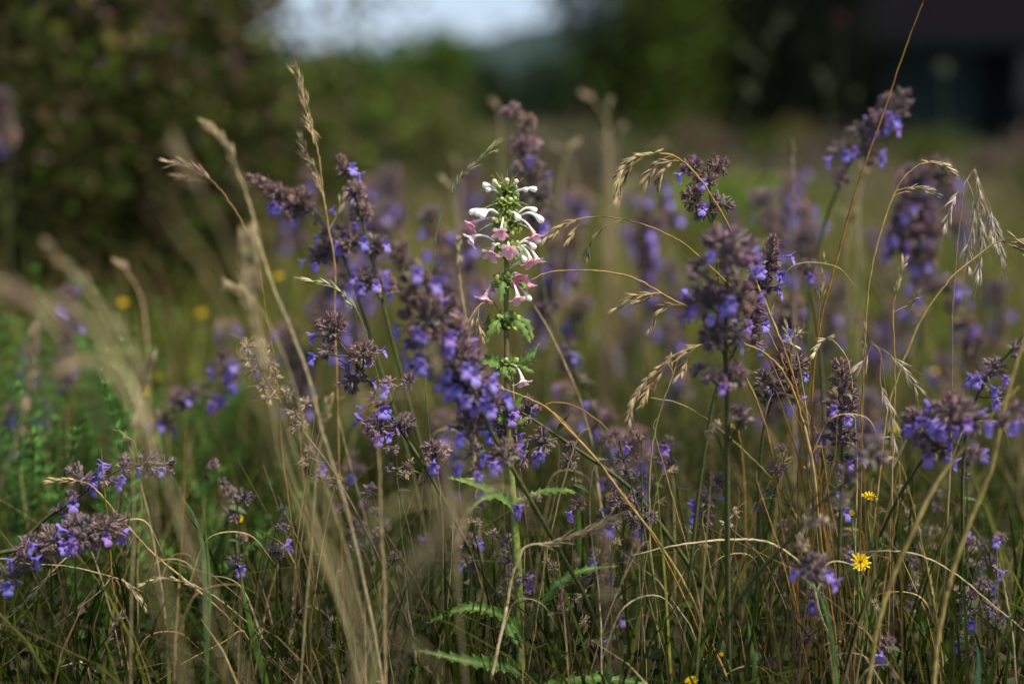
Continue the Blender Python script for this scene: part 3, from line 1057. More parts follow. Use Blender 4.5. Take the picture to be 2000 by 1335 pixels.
catmint([(225, 1015), (170, 1040), (110, 1058), (50, 1072), (-10, 1085), (-80, 1150)],
        [(212, 1030, 40, 4, 'ball'), (170, 1040, 46, 9, 'ball'), (150, 1030, 36, 5), (110, 1055, 42, 5, 'ball'), (60, 1072, 38, 2), (20, 1120, 34, 1, 'small'), (75, 1085, 26, 2)],
        1.05, 1.08, 'catmint lying level over dark grass, richly flowered at its tip', G_C, .0017, seed=18)
catmint([(335, 905), (285, 908), (230, 918), (180, 950), (130, 985), (80, 1020), (20, 1090), (-20, 1180)],
        [(325, 908, 24, 0, 'small'), (290, 905, 28, 2), (240, 905, 34, 5), (205, 930, 28, 4), (155, 930, 28, 1), (140, 970, 28, 2, 'pair'), (120, 1000, 22, 1)],
        1.12, 1.14, 'bent catmint with a pale dried tip above the level one', G_C, .0014, seed=19)
catmint([(500, 690), (450, 710), (400, 755), (350, 795), (310, 825), (270, 900), (250, 1000)],
        [(490, 700, 34, 6), (440, 705, 34, 6), (470, 730, 30, 5), (400, 765, 36, 5), (350, 780, 30, 3), (320, 825, 28, 4)],
        1.36, 1.40, 'hazy catmint spray lying behind the plumed dry grass', G_C, .0015, seed=20)
catmint([(1212, 955), (1205, 1000), (1196, 1060), (1194, 1150), (1192, 1250)],
        [(1212, 980, 34, 2, 'ball'), (1240, 1012, 24, 3, 'small'), (1185, 1020, 26, 2, 'small'), (1195, 1060, 22, 0, 'dry')],
        1.12, 1.13, 'short catmint top beside the bent golden stalk', G_C, .0012, seed=21)
catmint([(1420, 990), (1428, 1030), (1460, 1060), (1500, 1110)], [(1428, 1015, 30, 0, 'dry')], 1.1, 1.12, 'lone bristly seed whorl hanging beside the straight catmint stem', G_C, .0009, seed=22, dry=True)
catmint([(1400, 930), (1380, 985), (1360, 1060), (1350, 1150)], [(1400, 940, 26, 0, 'small'), (1382, 975, 26, 4, 'small'), (1380, 1010, 20, 2, 'small'), (1352, 1030, 22, 0, 'dry')], 1.15, 1.16, 'small catmint side shoot low in the grass behind the straight stem', G_C, .001, seed=23)
# dry tan ones
catmint([(490, 668), (505, 710), (535, 765), (570, 815), (640, 905), (695, 1000), (745, 1100), (790, 1200)],
        [(495, 676, 34, 0), (503, 700, 36, 0), (512, 722, 38, 0), (528, 748, 40, 0), (545, 775, 36, 0), (585, 800, 32, 0), (585, 835, 26, 0), (600, 890, 26, 0), (620, 930, 20, 0), (655, 935, 18, 0)],
        1.04, 1.10, 'dead tan catmint with curled papery whorls', 'dead catmint stems', .0012, dry=True, seed=24)
for i, (x, y, lb) in enumerate([(1075, 1100, 'dead catmint top, pale brown, below the bent straw'), (1130, 1165, 'small grey dead catmint head beside the pink petal'), (640, 1220, 'dead catmint rag deep in the grass under the tan stalks'), (960, 1040, 'dead catmint sprig close behind the whorl flower stem'), (560, 1290, 'lowest dead catmint rag beside the cut straw stub')]):
    catmint([(x, y), (x + 15, y + 60), (x + 40, y + 130)], [(x, y + 4, 26, 0), (x + 14, y + 48, 22, 0), (x + 26, y + 92, 18, 0)], 1.12, 1.12, lb, 'dead catmint stems', .0008, dry=True, seed=300 + i)

# soft catmint behind: placed where violet shows in the photograph, then filled in
G_B = 'soft catmint stems in the meadow behind'
def zone(px):
    """what stands before or beyond that column"""
    for lim, txt in ((560, 'before the dark shrubs'), (860, 'between the shrubs and the whorl flower'), (1110, 'straight behind the whorl flower'), (1390, 'behind the arching golden stalks'), (1620, 'before the black yews'), (9999, 'before the barn')):
        if px < lim:
            return txt

back = [(1285, 335, 1.75), (1270, 395, 1.72), (1240, 455, 1.9), (1140, 385, 1.85), (1095, 405, 2.0), (762, 335, 2.1), (745, 400, 1.8), (1305, 520, 2.0), (1310, 640, 1.7),
        (1640, 560, 1.8), (1570, 410, 1.65), (130, 570, 1.6), (10, 185, 2.1), (925, 560, 1.6), (1090, 520, 1.9), (1130, 590, 1.8), (860, 560, 1.55), (905, 610, 1.5), (1180, 660, 2.2),
        (1225, 600, 2.1), (1260, 560, 2.2), (1680, 620, 2.0), (1740, 600, 2.1), (1885, 640, 1.9), (1950, 560, 2.0), (1180, 820, 1.5), (1240, 850, 1.45), (1110, 760, 1.55), (1530, 640, 1.6),
        (600, 700, 1.6), (560, 650, 1.7), (650, 590, 1.6), (440, 640, 1.8), (1600, 780, 1.5), (1700, 780, 1.6), (1840, 700, 1.7), (20, 800, 1.5), (60, 690, 1.7), (860, 820, 1.5)]
for k in range(34):
    s = rng.uniform(1.45, 2.7)
    back.append((rng.uniform(520, 2050), 215 + rng.uniform(.09, .24) * F / s, s))
for i, (px, py, s) in enumerate(back):
    r = random.Random(900 + i)
    sp = 100 / s
    tilt = r.uniform(-.35, .35)
    pts = [(px + tilt * k * sp, py + k * sp) for k in range(5)]
    wh = []
    for k in range(r.randint(4, 6)):
        wh.append((px + tilt * k * sp * .55 + r.uniform(-6, 6), py + k * sp * .55, r.uniform(26, 42) * 1.3 / s, r.randint(0, 4), 'faded' if r.random() < .5 else 'ball'))
    catmint(pts, wh, s, s + .02, ('near ' if s < 1.75 else '') + 'soft violet catmint stem in the meadow ' + zone(px), G_B, .0015, seed=1000 + i, corolla_len=.0135)

# small dusky sprigs low among the grass
G_P = 'small dusky catmint sprigs low in the grass'
for i in range(52):
    r = random.Random(7000 + i)
    px = r.uniform(860, 1960) if i < 40 else r.uniform(420, 860)
    s = r.uniform(1.07, 1.34)
    py = r.uniform(850, 1180)
    tl = r.uniform(-.5, .5)
    pts = [(px + tl * k * 45, py + k * 60) for k in range(4)]
    wh = [(px + tl * k * 30 + r.uniform(-14, 14), py + k * 38 + r.uniform(-6, 6), r.uniform(11, 22), r.choice((0, 0, 0, 0, 1)), r.choice(('small', 'small', 'faded', 'dry', 'pair'))) for k in range(r.randint(2, 5))]
    tone = 'behind the whorl flower stem' if px < 1100 else 'beside the stoutest catmint stem' if px < 1500 else 'around the yellow hawkbits' if px < 1760 else 'between the thick yellow stalks'
    if i >= 40:
        tone = 'between the plumed straw and the whorl flower'
    catmint(pts, wh, s, s + .02, 'small dusky catmint sprig low in the grass ' + tone, G_P, .0009, seed=7100 + i,
            leaves=[(px + tl * 60, py + 85, r.choice((-1, 1)), r.uniform(-.4, .3), r.uniform(20, 40), r.choice((0, 1, 2)))] if r.random() < .6 else ())

# ------------------------------------------------------------------ grass stalks that can be told apart
GOLD = (0.38, 0.26, 0.09)
AMBER = (0.28, 0.15, 0.035)
STRAW = (0.40, 0.315, 0.175)
PALE = (0.48, 0.39, 0.25)
GRN = (0.16, 0.21, 0.07)
GRN2 = (0.09, 0.14, 0.03)


def seed_spike(mb, path, n, L, r, col, spread=.25, awn=0.0, rr=rng, hang=0.0):
    """spikelets set along a path (tip first)"""
    sm = catmull(path, 8)
    m = len(sm)
    for k in range(n):
        if rr.random() < .14:
            continue
        t = (k + rr.uniform(0, .8)) / n
        i = min(m - 2, int(t * (m - 1)))
        p = sm[i].lerp(sm[i + 1], t * (m - 1) - i)
        d = (sm[i] - sm[i + 1]).normalized()
        u, w = frame(d)
        a = k * 2.6 + rr.uniform(-.5, .5)
        side = u * math.cos(a) + w * math.sin(a)
        dd = d + side * spread * rr.uniform(.5, 1.3) + Vector((0, 0, -hang))
        c = jit(col, .2, rr)
        Lk = L * rr.uniform(.6, 1.2)
        for q in range(3):
            e = dd.normalized() + frame(dd, side)[0] * (.16 * (q - 1)) + Vector((rr.uniform(-.05, .05),) * 3)
            mb.spindle(p + side * r * .4, e, Lk * (1 - .12 * abs(q - 1)), r * .55, 4, cmix(c, BROWN, .25), c, ((0, .35), (.3, 1), (.65, .7), (1, .06)))
        if awn:
            e = p + dd.normalized() * Lk
            mb.tube([p + dd.normalized() * Lk * .8, e + dd.normalized() * awn * .5, e + (dd.normalized() + Vector((rr.uniform(-.1, .1), 0, rr.uniform(-.1, .05)))) * awn], [r * .1, r * .07, r * .03], 3, cmix(c, PALE, .4), None, False)


def stalk(pts, s0, s1, label, r=0.00065, col=GOLD, col2=None, heads=(), head=0, group=None, cat='grass stalk', name='grass_stalk', seed=0, blade=None, spike=None, awn=0.0, ground=True):
    """pts: photograph points, tip first. head: share of the stem length carrying the terminal spike.
    heads: side branches, each a list of photograph points, tip first, last one on the stem"""
    rr = random.Random(seed + int(pts[0][0] * 3 + pts[0][1]))
    path = px_path(pts, s0, s1)
    if ground:
        path = to_ground(path)
    path = [p + Vector((rr.gauss(0, 1), rr.gauss(0, 1), rr.gauss(0, 1))) * (.0009 if 0 < i < len(path) - 1 else 0) for i, p in enumerate(path)]
    sm = catmull(path, 8)
    sm = [p + Vector((rr.gauss(0, 1), 0, rr.gauss(0, 1))) * .00018 for p in sm]
    base = sm[-1].copy()
    base.z = min(0.0, base.z)
    root = empty(name, base, label, cat, group)
    mb = MB()
    n = len(sm)
    mb.tube(sm, [lerp(r * .4, r, min(1, i / (n * .35))) for i in range(n)], 6, col, col2 or col)
    # nodes on the culm
    for t in (.55, .8):
        i = int(n * t)
        if i + 1 < n:
            mb.spindle(sm[i], sm[i + 1] - sm[i], r * 5, r * 1.5, 6, cmix(col, BROWN, .5), None, ((0, .7), (.4, 1), (1, .7)))
    mb.build('stem', M_STRAW if col is not GRN2 else M_STEM, root, base)
    L, R_, N, sc = spike or (.010, .0012, 14, None)
    sc = sc or cmix(col, PALE, .45)
    if head:
        k = max(3, int(len(pts) * 8 * head))
        mb = MB()
        seed_spike(mb, sm[:min(n, k + 1)][::3] + [sm[min(n - 1, k)]], int(N * 1.3), L, R_, sc, .3, awn, rr)
        mb.build('seed_head', M_STRAW, root, base)
    for hb in heads:
        mb = MB()
        q = min(sm, key=lambda p: (proj(p)[0] - hb[-1][0]) ** 2 + (proj(p)[1] - hb[-1][1]) ** 2)
        s = (q - CAM).dot(FWD)
        bp = [at(x, y, s + .004 * math.sin(i + x)) for i, (x, y) in enumerate(hb[:-1])] + [q]
        bs = catmull(bp, 6)
        mb.tube(bs, [r * .45] * len(bs), 4, col)
        Lp = sum((a - b).length for a, b in zip(bp, bp[1:]))
        seed_spike(mb, bs[:max(3, int(len(bs) * .72))][::2], max(5, int(Lp / (L * .32))), L, R_, sc, .34, awn, rr)
        mb.build('seed_branch', M_STRAW, root, base)
    if n > 36 and rr.random() < .6 and r < .0012:      # a withered leaf still hanging on the culm
        i = int(n * rr.uniform(.55, .78))
        q = sm[i]
        sd = rr.choice((-1, 1))
        Lb = rr.uniform(.03, .075)
        bp = catmull([q, q + Vector((sd * Lb * .25, rr.uniform(-.01, .01), Lb * .55)), q + Vector((sd * Lb * .7, rr.uniform(-.015, .015), Lb * .6)), q + Vector((sd * Lb, rr.uniform(-.02, .02), Lb * rr.uniform(-.1, .4)))], 6)
        mb = MB()
        m = len(bp)
        mb.ribbon(bp, [.0011 * (1 - (k / (m - 1)) ** 1.4) + .0001 for k in range(m)], Vector((rr.uniform(-1, 1), 1, rr.uniform(-.5, .5))), jit(cmix(col, PALE, .3), .2, rr), cmix(col, BROWN, .4), .5)
        mb.tube(sm[max(0, i - 5):i + 6], [r * 1.35] * len(sm[max(0, i - 5):i + 6]), 6, cmix(col, PALE, .3))
        mb.build('withered_leaf', M_STRAW, root, base)
    for bl in (blade or ()):
        mb = MB()
        q = min(sm, key=lambda p: (proj(p)[0] - bl[-1][0]) ** 2 + (proj(p)[1] - bl[-1][1]) ** 2)
        s = (q - CAM).dot(FWD)
        bp = catmull([q] + [at(x, y, s - .01) for x, y in reversed(bl[:-1])], 6)
        m = len(bp)
        mb.ribbon(bp, [r * 2.4 * (1 - (i / (m - 1)) ** 1.5) + .0001 for i in range(m)], FWD.cross(bp[-1] - bp[0]), cmix(col, GRN, .3), col)
        mb.build('blade', M_BLADE, root, base)
    return root


stalk([(1806, -5), (1765, 110), (1715, 240), (1675, 360), (1640, 490), (1605, 620), (1590, 760), (1585, 900), (1583, 1060)], 1.05, 1.12,
      'tallest bare amber stalk slanting across the dark barn', .0009, AMBER, seed=1)
stalk([(1205, 388), (1213, 345), (1238, 315), (1275, 299), (1320, 306), (1365, 350), (1410, 420), (1465, 530), (1515, 640), (1550, 740), (1580, 860), (1600, 1000)], 1.06, 1.12,
      'high arching oat stalk with fluffy drooping straw heads', .0008, GOLD, AMBER,
      [[(1208, 380), (1218, 348), (1240, 318), (1275, 300)], [(1265, 352), (1275, 330), (1300, 308), (1318, 305)], [(1283, 365), (1292, 340), (1318, 312), (1330, 312)], [(1290, 322), (1305, 315), (1330, 313)]], .26, spike=(.012, .0013, 22, STRAW), seed=2)
stalk([(1075, 462), (1100, 438), (1145, 424), (1200, 426), (1265, 444), (1325, 473), (1375, 505), (1440, 575), (1500, 650), (1550, 740), (1600, 860), (1620, 990)], 1.08, 1.13,
      'golden arching stalk whose nodding tip reaches the pink flowers', .0007, GOLD, AMBER,
      [[(1066, 466), (1085, 444), (1115, 428)], [(1110, 470), (1125, 445), (1150, 426)], [(1145, 500), (1152, 475), (1178, 445), (1215, 430)], [(1088, 455), (1100, 440), (1130, 426)]], .14, spike=(.010, .0011, 10, STRAW), seed=3)
stalk([(1035, 548), (1070, 533), (1125, 526), (1185, 531), (1245, 548), (1305, 578), (1365, 618), (1430, 690), (1480, 790), (1510, 900), (1530, 1040)], 1.09, 1.12,
      'lower golden arching stalk touching the whorl flower', .0009, GOLD, AMBER,
      [[(1200, 605), (1235, 580), (1285, 572), (1296, 575)], [(1245, 590), (1275, 578), (1302, 578)], [(1270, 640), (1290, 605), (1320, 595), (1340, 604)]], 0, spike=(.010, .0011, 8, STRAW), seed=4)
stalk([(1228, 812), (1245, 768), (1280, 725), (1330, 690), (1385, 672), (1440, 672), (1495, 690), (1535, 735), (1565, 810), (1590, 920), (1605, 1060)], 1.05, 1.09,
      'arching stalk with a long drooping straw spike in front of the catmint', .0009, GOLD, AMBER,
      [[(1330, 730), (1345, 700), (1372, 680)], [(1255, 790), (1270, 750), (1300, 705)], [(1270, 760), (1290, 730), (1320, 697)]], .34, spike=(.011, .0011, 26, cmix(STRAW, TAN, .5)), seed=5)
stalk([(1855, 332), (1830, 318), (1795, 322), (1762, 350), (1735, 400), (1715, 470), (1700, 560), (1690, 660), (1685, 800), (1682, 950)], 1.10, 1.13,
      'hooked pale stalk standing before the hazy catmint column', .0007, GOLD, None,
      [[(1850, 330), (1825, 318), (1795, 322)], [(1818, 376), (1790, 370), (1765, 375), (1745, 380)], [(1815, 372), (1780, 366), (1752, 372)]], .15, spike=(.010, .0012, 10, PALE), seed=6)
stalk([(2010, 492), (1985, 470), (1945, 476), (1895, 502), (1850, 545), (1805, 620), (1765, 710), (1735, 800), (1715, 920), (1705, 1040)], 1.09, 1.12,
      'golden stalk bowing over past the fine drooping brome', .0008, GOLD, None, [[(1995, 480), (1975, 474), (1950, 476)], [(2004, 496), (1980, 482), (1960, 474)]], .12, spike=(.010, .0011, 8, STRAW), seed=7)
stalk([(1766, 510), (1755, 545), (1745, 590), (1742, 640), (1745, 760), (1742, 900)], 1.08, 1.1,
      'pale wispy stalk with a feathery tip below the hooked one', .0005, GOLD, None, [[(1790, 578), (1772, 595), (1758, 612)]], .3, spike=(.009, .0012, 12, PALE), seed=8)
stalk([(964, 288), (935, 315), (905, 345), (880, 380), (862, 420), (850, 480), (840, 550), (830, 640), (835, 760), (840, 900)], 1.08, 1.12,
      'slender green rye spike leaning towards the whorl flower', .0005, GRN, GRN2, (), .32, spike=(.011, .0012, 16, (0.30, 0.32, 0.15)), seed=9)
stalk([(585, 546), (620, 552), (655, 566), (688, 590), (708, 630), (725, 690), (745, 760), (765, 830), (780, 940), (790, 1060)], 1.08, 1.12,
      'green rye spike nodding above the dusty catmint', .0005, GRN, GRN2, (), .36, spike=(.011, .0012, 16, (0.40, 0.40, 0.22)), seed=10)
stalk([(577, 138), (600, 215), (618, 290), (632, 370), (645, 440), (653, 520), (656, 620), (658, 760), (662, 900), (668, 1050)], 1.16, 1.19,
      'tallest straw stalk with narrow upright heads above the catmint', .0009, cmix(GOLD, TAN, .5), AMBER,
      [[(577, 140), (590, 175), (603, 215), (612, 255)], [(598, 238), (606, 256), (616, 280)], [(590, 275), (605, 310), (622, 345), (638, 410)], [(592, 305), (610, 340), (630, 380), (640, 430)], [(668, 390), (660, 415), (652, 450)]], .16, spike=(.013, .0013, 16, STRAW), seed=11)
stalk([(408, 248), (440, 280), (462, 330), (480, 390), (505, 470), (535, 560), (570, 640), (600, 740), (640, 860), (680, 1000)], 0.92, 0.98,
      'soft straw stalk with one narrow bent head before the dark shrub', .0011, STRAW, None, (), .22, spike=(.011, .0014, 16, STRAW), seed=12)
stalk([(325, 318), (365, 325), (405, 345), (440, 385), (470, 430), (500, 500), (520, 600), (540, 740), (560, 900)], 1.02, 1.06,
      'brown stalk with a forked head nodding before the dark shrub', .0007, cmix(AMBER, BROWN, .4), None, [[(350, 345), (385, 352), (418, 360)]], .24, spike=(.011, .0012, 14, TAN), seed=13)
stalk([(896, 468), (890, 500), (894, 545), (902, 600), (915, 680), (925, 790), (930, 920)], 1.22, 1.24,
      'stiff pale stalk with two knobbly buds behind the whorl flower', .0011, STRAW, None, [[(898, 512), (897, 524), (896, 540)]], .14, spike=(.008, .0016, 7, PALE), seed=14)
stalk([(1190, 1015), (1140, 1035), (1075, 1056), (1030, 1070), (1012, 1085), (1002, 1130), (985, 1210), (958, 1340)], 1.05, 1.05,
      'straw stalk snapped at the middle across the whorl flower stem', .0010, STRAW, None, [[(1195, 1008), (1160, 1030), (1120, 1042)]], .32, spike=(.014, .0011, 16, STRAW), seed=15)
stalk([(1228, 1086), (1300, 1066), (1370, 1056), (1440, 1053), (1500, 1060), (1550, 1085), (1580, 1130), (1600, 1200)], 1.07, 1.09,
      'cut straw lying level across the straight catmint stem', .0010, PALE, STRAW, seed=16)
stalk([(945, 748), (1000, 768), (1060, 792), (1110, 838), (1165, 900), (1225, 975), (1285, 1060), (1340, 1150), (1385, 1240), (1430, 1340)], 1.06, 1.08,
      'long golden stalk running down from the whorl flower to the grass', .0010, GOLD, GOLD, seed=17)
stalk([(1215, 905), (1195, 850), (1160, 815), (1110, 792), (1062, 788), (1100, 830), (1180, 920), (1250, 1010), (1310, 1110), (1370, 1240)], 1.10, 1.12,
      'looped amber stalk beside the long golden one', .0007, AMBER, None, seed=18)
stalk([(1265, 775), (1330, 790), (1395, 828), (1460, 885), (1520, 950), (1570, 1040), (1600, 1150)], 1.12, 1.14, 'pale bent blade folded over behind the straight catmint stem', .0010, cmix(GOLD, GRN, .4), GRN, seed=19)
stalk([(1330, 688), (1310, 740), (1285, 830), (1272, 930), (1275, 1050), (1280, 1180), (1295, 1300)], 1.10, 1.12, 'pale upright stalk under the long drooping straw spike', .0008, cmix(GOLD, GRN, .3), GRN, [[(1308, 700), (1312, 720), (1316, 735)]], 0, seed=20)
stalk([(2020, 590), (1990, 680), (1965, 800), (1930, 910), (1895, 1010), (1860, 1130), (1835, 1240), (1825, 1340)], 0.97, 1.0, 'thick yellow stalk running up past the level catmint spike', .0016, cmix(GOLD, GRN, .25), None, seed=21)
stalk([(1990, 755), (1930, 815), (1880, 875), (1825, 950), (1780, 1040), (1745, 1130), (1715, 1220), (1700, 1320)], 0.98, 1.0, 'thick yellow stalk bowed beneath the level catmint spike', .0016, cmix(GOLD, GRN, .25), None, seed=22)
stalk([(1950, 1090), (1962, 1150), (1978, 1230)], 1.05, 1.06, 'short straw stub below the level catmint spike', .0008, STRAW, seed=23)
stalk([(1670, 1078), (1740, 1074), (1800, 1085), (1870, 1125), (1940, 1180), (2010, 1240), (2060, 1300)], 1.06, 1.08, 'thin pale stalk arching away from the yellow flower', .0006, PALE, STRAW, seed=24)
# amber bundle at the right of the stoutest catmint
for i, (x0, y0, x1, x2, lb) in enumerate([(1462, 600, 1560, 1600, 'amber stalk crossing in front of the brownish catmint top'), (1535, 640, 1575, 1590, 'amber stalk rising out of the brownish catmint top'), (1500, 690, 1590, 1640, 'amber stalk leaning furthest beside the brownish catmint top'),
                                          (1610, 500, 1565, 1555, 'thin upright amber stalk between the two purple spikes'), (1690, 640, 1682, 1680, 'straight amber stalk close behind the compact purple spike'), (1548, 270, 1552, 1560, 'stiff brown stalk standing alone before the dark yews')]):
    s = 1.1 if i < 5 else 1.35
    stalk([(x0, y0), (lerp(x0, x1, .45), lerp(y0, 900, .45)), (x1, 900), (lerp(x1, x2, .6), 1050), (x2, 1200)], s, s + .03, lb, .0006 if i < 5 else .0011, cmix(AMBER, GOLD, .3 * (i % 3)) if i < 5 else TAN, None, (), .12 if i > 2 else 0, spike=(.008, .0009, 8, STRAW), seed=30 + i)
# thin seed-headed stalk by the compact spike
stalk([(1535, 640), (1545, 665), (1556, 690), (1570, 760), (1575, 850)], 1.08, 1.1, 'little nodding seed head over the brownish catmint top', .0005, STRAW, None, (), .3, spike=(.008, .001, 9, PALE), seed=40)
stalk([(1590, 690), (1606, 668), (1625, 665), (1648, 682), (1660, 720), (1668, 790), (1672, 900), (1670, 1050)], 1.08, 1.1, 'hooked straw tip arching over the compact purple spike', .0005, STRAW, None, (), .2, spike=(.008, .001, 10, PALE), seed=41)
# fine drooping brome on the right
stalk([(1905, 328), (1890, 345), (1880, 370), (1875, 430), (1868, 520), (1862, 620), (1858, 760), (1856, 900)], 1.13, 1.15, 'fine drooping brome with long thin awned spikelets', .0005, cmix(TAN, STRAW, .4), BROWN,
      [[(1845, 440), (1858, 400), (1872, 372), (1882, 352)], [(1916, 430), (1914, 390), (1908, 340), (1902, 328)], [(1890, 480), (1903, 420), (1900, 380), (1888, 350)], [(1940, 480), (1935, 440), (1926, 400), (1908, 335)], [(1910, 540), (1918, 480), (1912, 420), (1903, 330)], [(1955, 500), (1944, 450), (1935, 410), (1906, 333)], [(1892, 520), (1886, 470), (1878, 420)]], 0, spike=(.015, .0009, 5, (.5, .42, .36)), awn=.012, seed=42)
stalk([(1700, 665), (1720, 690), (1735, 760), (1745, 850), (1740, 960)], 1.07, 1.09, 'fine drooping brome beside the compact purple spike', .0005, cmix(TAN, STRAW, .4), BROWN,
      [[(1745, 860), (1738, 800), (1720, 750), (1705, 700)], [(1672, 720), (1690, 700), (1705, 672)], [(1790, 760), (1765, 720), (1735, 690), (1708, 672)]], 0, spike=(.014, .0009, 5, (.5, .42, .33)), awn=.012, seed=43)
# tan wisps hanging by the whorl flower
stalk([(893, 672, 1.07), (905, 640, 1.07), (925, 610, 1.075), (945, 592, 1.09), (965, 600, 1.125), (985, 650, 1.14), (1000, 740, 1.145), (1010, 860, 1.15)], 1.07, 1.15, 'tan brome tip hanging by the lower whorls of the pink flower', .0005, cmix(TAN, GOLD, .4), BROWN,
      [[(896, 668), (910, 635), (935, 600)], [(940, 655), (934, 630), (938, 600)], [(950, 640), (955, 620), (960, 598)], [(912, 650), (922, 625), (940, 596)]], 0, spike=(.009, .0011, 6, (.36, .27, .15)), awn=.006, seed=44)
stalk([(1040, 590), (1075, 650), (1110, 720), (1135, 790), (1160, 880), (1175, 980)], 1.2, 1.22, 'plain buff stalk leaning out below the pink flowers', .0011, cmix(STRAW, TAN, .4), None, seed=45)

# soft, close stalks on the left: nearer than the flowers
G_F = 'soft dry stalks close in front'
near = [([(300, 352), (350, 440), (410, 545), (470, 690), (530, 840), (600, 1010), (660, 1160), (720, 1340)], .58, 'thick soft stalk rising in front of the dark shrub', .0026, (.26, .22, .09), .0),
        ([(345, 290), (400, 390), (440, 480), (490, 600), (545, 740), (620, 930), (680, 1110), (740, 1340)], .66, 'soft bent stalk with a pale head beside the thick one', .0013, (.28, .22, .12), .12),
        ([(95, 480), (175, 560), (235, 650), (275, 740), (300, 860)], .72, 'tan plume leaning over the feathery green bedstraw', .0012, STRAW, .6),
        ([(120, 600), (180, 635), (235, 720), (262, 830), (285, 960), (320, 1120), (360, 1340)], .64, 'brightest soft tan plume with a thick pale stalk', .0018, (.36, .30, .15), .3),
        ([(130, 720), (185, 715), (240, 770), (300, 880), (350, 1000)], .70, 'lower tan plume under the brightest one', .0011, STRAW, .45),
        ([(65, 655), (58, 720), (48, 820), (20, 900), (-20, 1000)], .86, 'short tan spike by the green bedstraw', .0010, TAN, .3),
        ([(292, 708), (275, 770), (262, 830), (255, 900), (265, 1000)], .92, 'small upright tan brush in front of the plumes', .0009, STRAW, .3),
        ([(475, 470), (485, 560), (505, 680), (530, 790), (560, 900), (600, 1010), (640, 1130), (700, 1300)], .80, 'broad fluffy straw plume behind the dead tan catmint', .0009, STRAW, .3),
        ([(497, 462), (500, 540), (510, 640), (535, 760), (575, 880), (615, 1000), (650, 1120)], .88, 'narrow straw plume beside the broad fluffy one', .0006, STRAW, .2),
        ([(455, 562), (490, 580), (520, 620), (560, 720), (600, 830), (640, 960), (690, 1120)], .92, 'bent straw plume leaning on the broad fluffy one', .0006, STRAW, .2),
        ([(640, 792), (628, 850), (620, 930), (612, 1030), (600, 1150), (590, 1290)], .98, 'pale club headed timothy stalk below the dead tan catmint', .0012, cmix(STRAW, GRN, .3), .16),
        ([(0, 560), (70, 600), (130, 690), (190, 800), (240, 960), (300, 1150)], .60, 'faintest soft tan stalk above the feathery green bedstraw', .0011, TAN, .3),
        ([(735, 830), (738, 920), (742, 1020), (748, 1140), (752, 1300)], .95, 'upright buff stalk between the two slanting catmints', .0014, (.40, .29, .15), 0),
        ([(365, 800), (362, 880), (358, 960), (352, 1080), (340, 1250)], .98, 'thin upright amber stalk below the hazy catmint spray', .0008, AMBER, 0),
        ([(845, 700), (860, 790), (870, 900), (885, 1010), (900, 1180)], .80, 'soft buff stalk crossing the densest catmint spike', .0010, (.3, .24, .14), .1),
        ([(960, 940), (900, 985), (830, 1060), (760, 1160), (710, 1290)], .62, 'hazy straw plume low in front of the whorl flower', .0010, STRAW, .5),
        ([(870, 1000), (840, 1080), (800, 1180), (780, 1330)], .60, 'hazy upright straw plume low in front of the slanting catmint', .0010, STRAW, .5),
        ([(1180, 1060), (1175, 1110), (1185, 1190), (1200, 1330)], .70, 'hazy brown plume low in front of the cut straw', .0009, TAN, .4)]
for i, (p, s, lb, rr_, c, hd) in enumerate(near):
    stalk(p, s, s + .03, lb, (rr_ * .55 / .66 * s if s < .8 else rr_) * .62, c, None, (), hd, G_F, spike=(.011, .0009 if s < .78 else .00125, 22 if s < .78 else 30, cmix(c, PALE, .35)), seed=60 + i)

# low straw across the left foreground
low = [([(-10, 1230), (60, 1165), (120, 1100), (150, 1075), (178, 1062)], 'pale stalk slanting up to the level catmint', .0007, STRAW, .3),
       ([(100, 940), (150, 938), (185, 955), (240, 1010), (300, 1075), (370, 1140), (440, 1200), (500, 1270)], 'long pale stalk slanting down from the bent catmint', .0006, GOLD, .14),
       ([(280, 1180), (250, 1140), (205, 1122), (130, 1108), (60, 1104), (-20, 1100)], 'thin straw with a hanging tip under the level catmint', .0005, STRAW, .2),
       ([(278, 1140), (330, 1128), (400, 1150), (440, 1180), (500, 1240)], 'short forked straw lying in the dark grass', .0005, STRAW, .4),
       ([(196, 865), (205, 950), (216, 1050), (224, 1140), (240, 1240), (255, 1340)], 'straight bronze stalk upright through the level catmint', .0005, AMBER, 0),
       ([(165, 1110), (140, 1180), (115, 1260), (90, 1340)], 'olive stalk running down beneath the level catmint', .0008, cmix(GOLD, GRN, .5), 0),
       ([(240, 1200), (225, 1225), (212, 1250), (190, 1300)], 'pale little feather of straw in the dark grass', .0006, PALE, .5),
       ([(480, 1245), (474, 1300), (470, 1350)], 'cut straw stub standing upright in the grass', .0013, PALE, 0),
       ([(248, 1000), (252, 1050), (246, 1090), (240, 1150)], 'dark drooping seed head below the bent catmint', .0005, BROWN, .5),
       ([(-10, 1310), (90, 1235), (190, 1160), (230, 1130)], 'dull straw crossing dark grass under the level catmint', .0007, cmix(STRAW, BROWN, .5), 0),
       ([(790, 1105), (795, 1180), (808, 1260), (815, 1340)], 'pale straw leaning beside the green blades near the whorl flower', .0010, STRAW, 0),
       ([(300, 1335), (370, 1285), (430, 1255), (478, 1235)], 'straw lying against the cut stub', .0007, GOLD, 0)]
for i, (p, lb, rr_, c, hd) in enumerate(low):
    stalk(p, 1.08, 1.1, lb, rr_, c, None, (), hd, 'low straw around the level catmint', spike=(.009, .0011, 12, cmix(c, PALE, .4)), seed=90 + i)

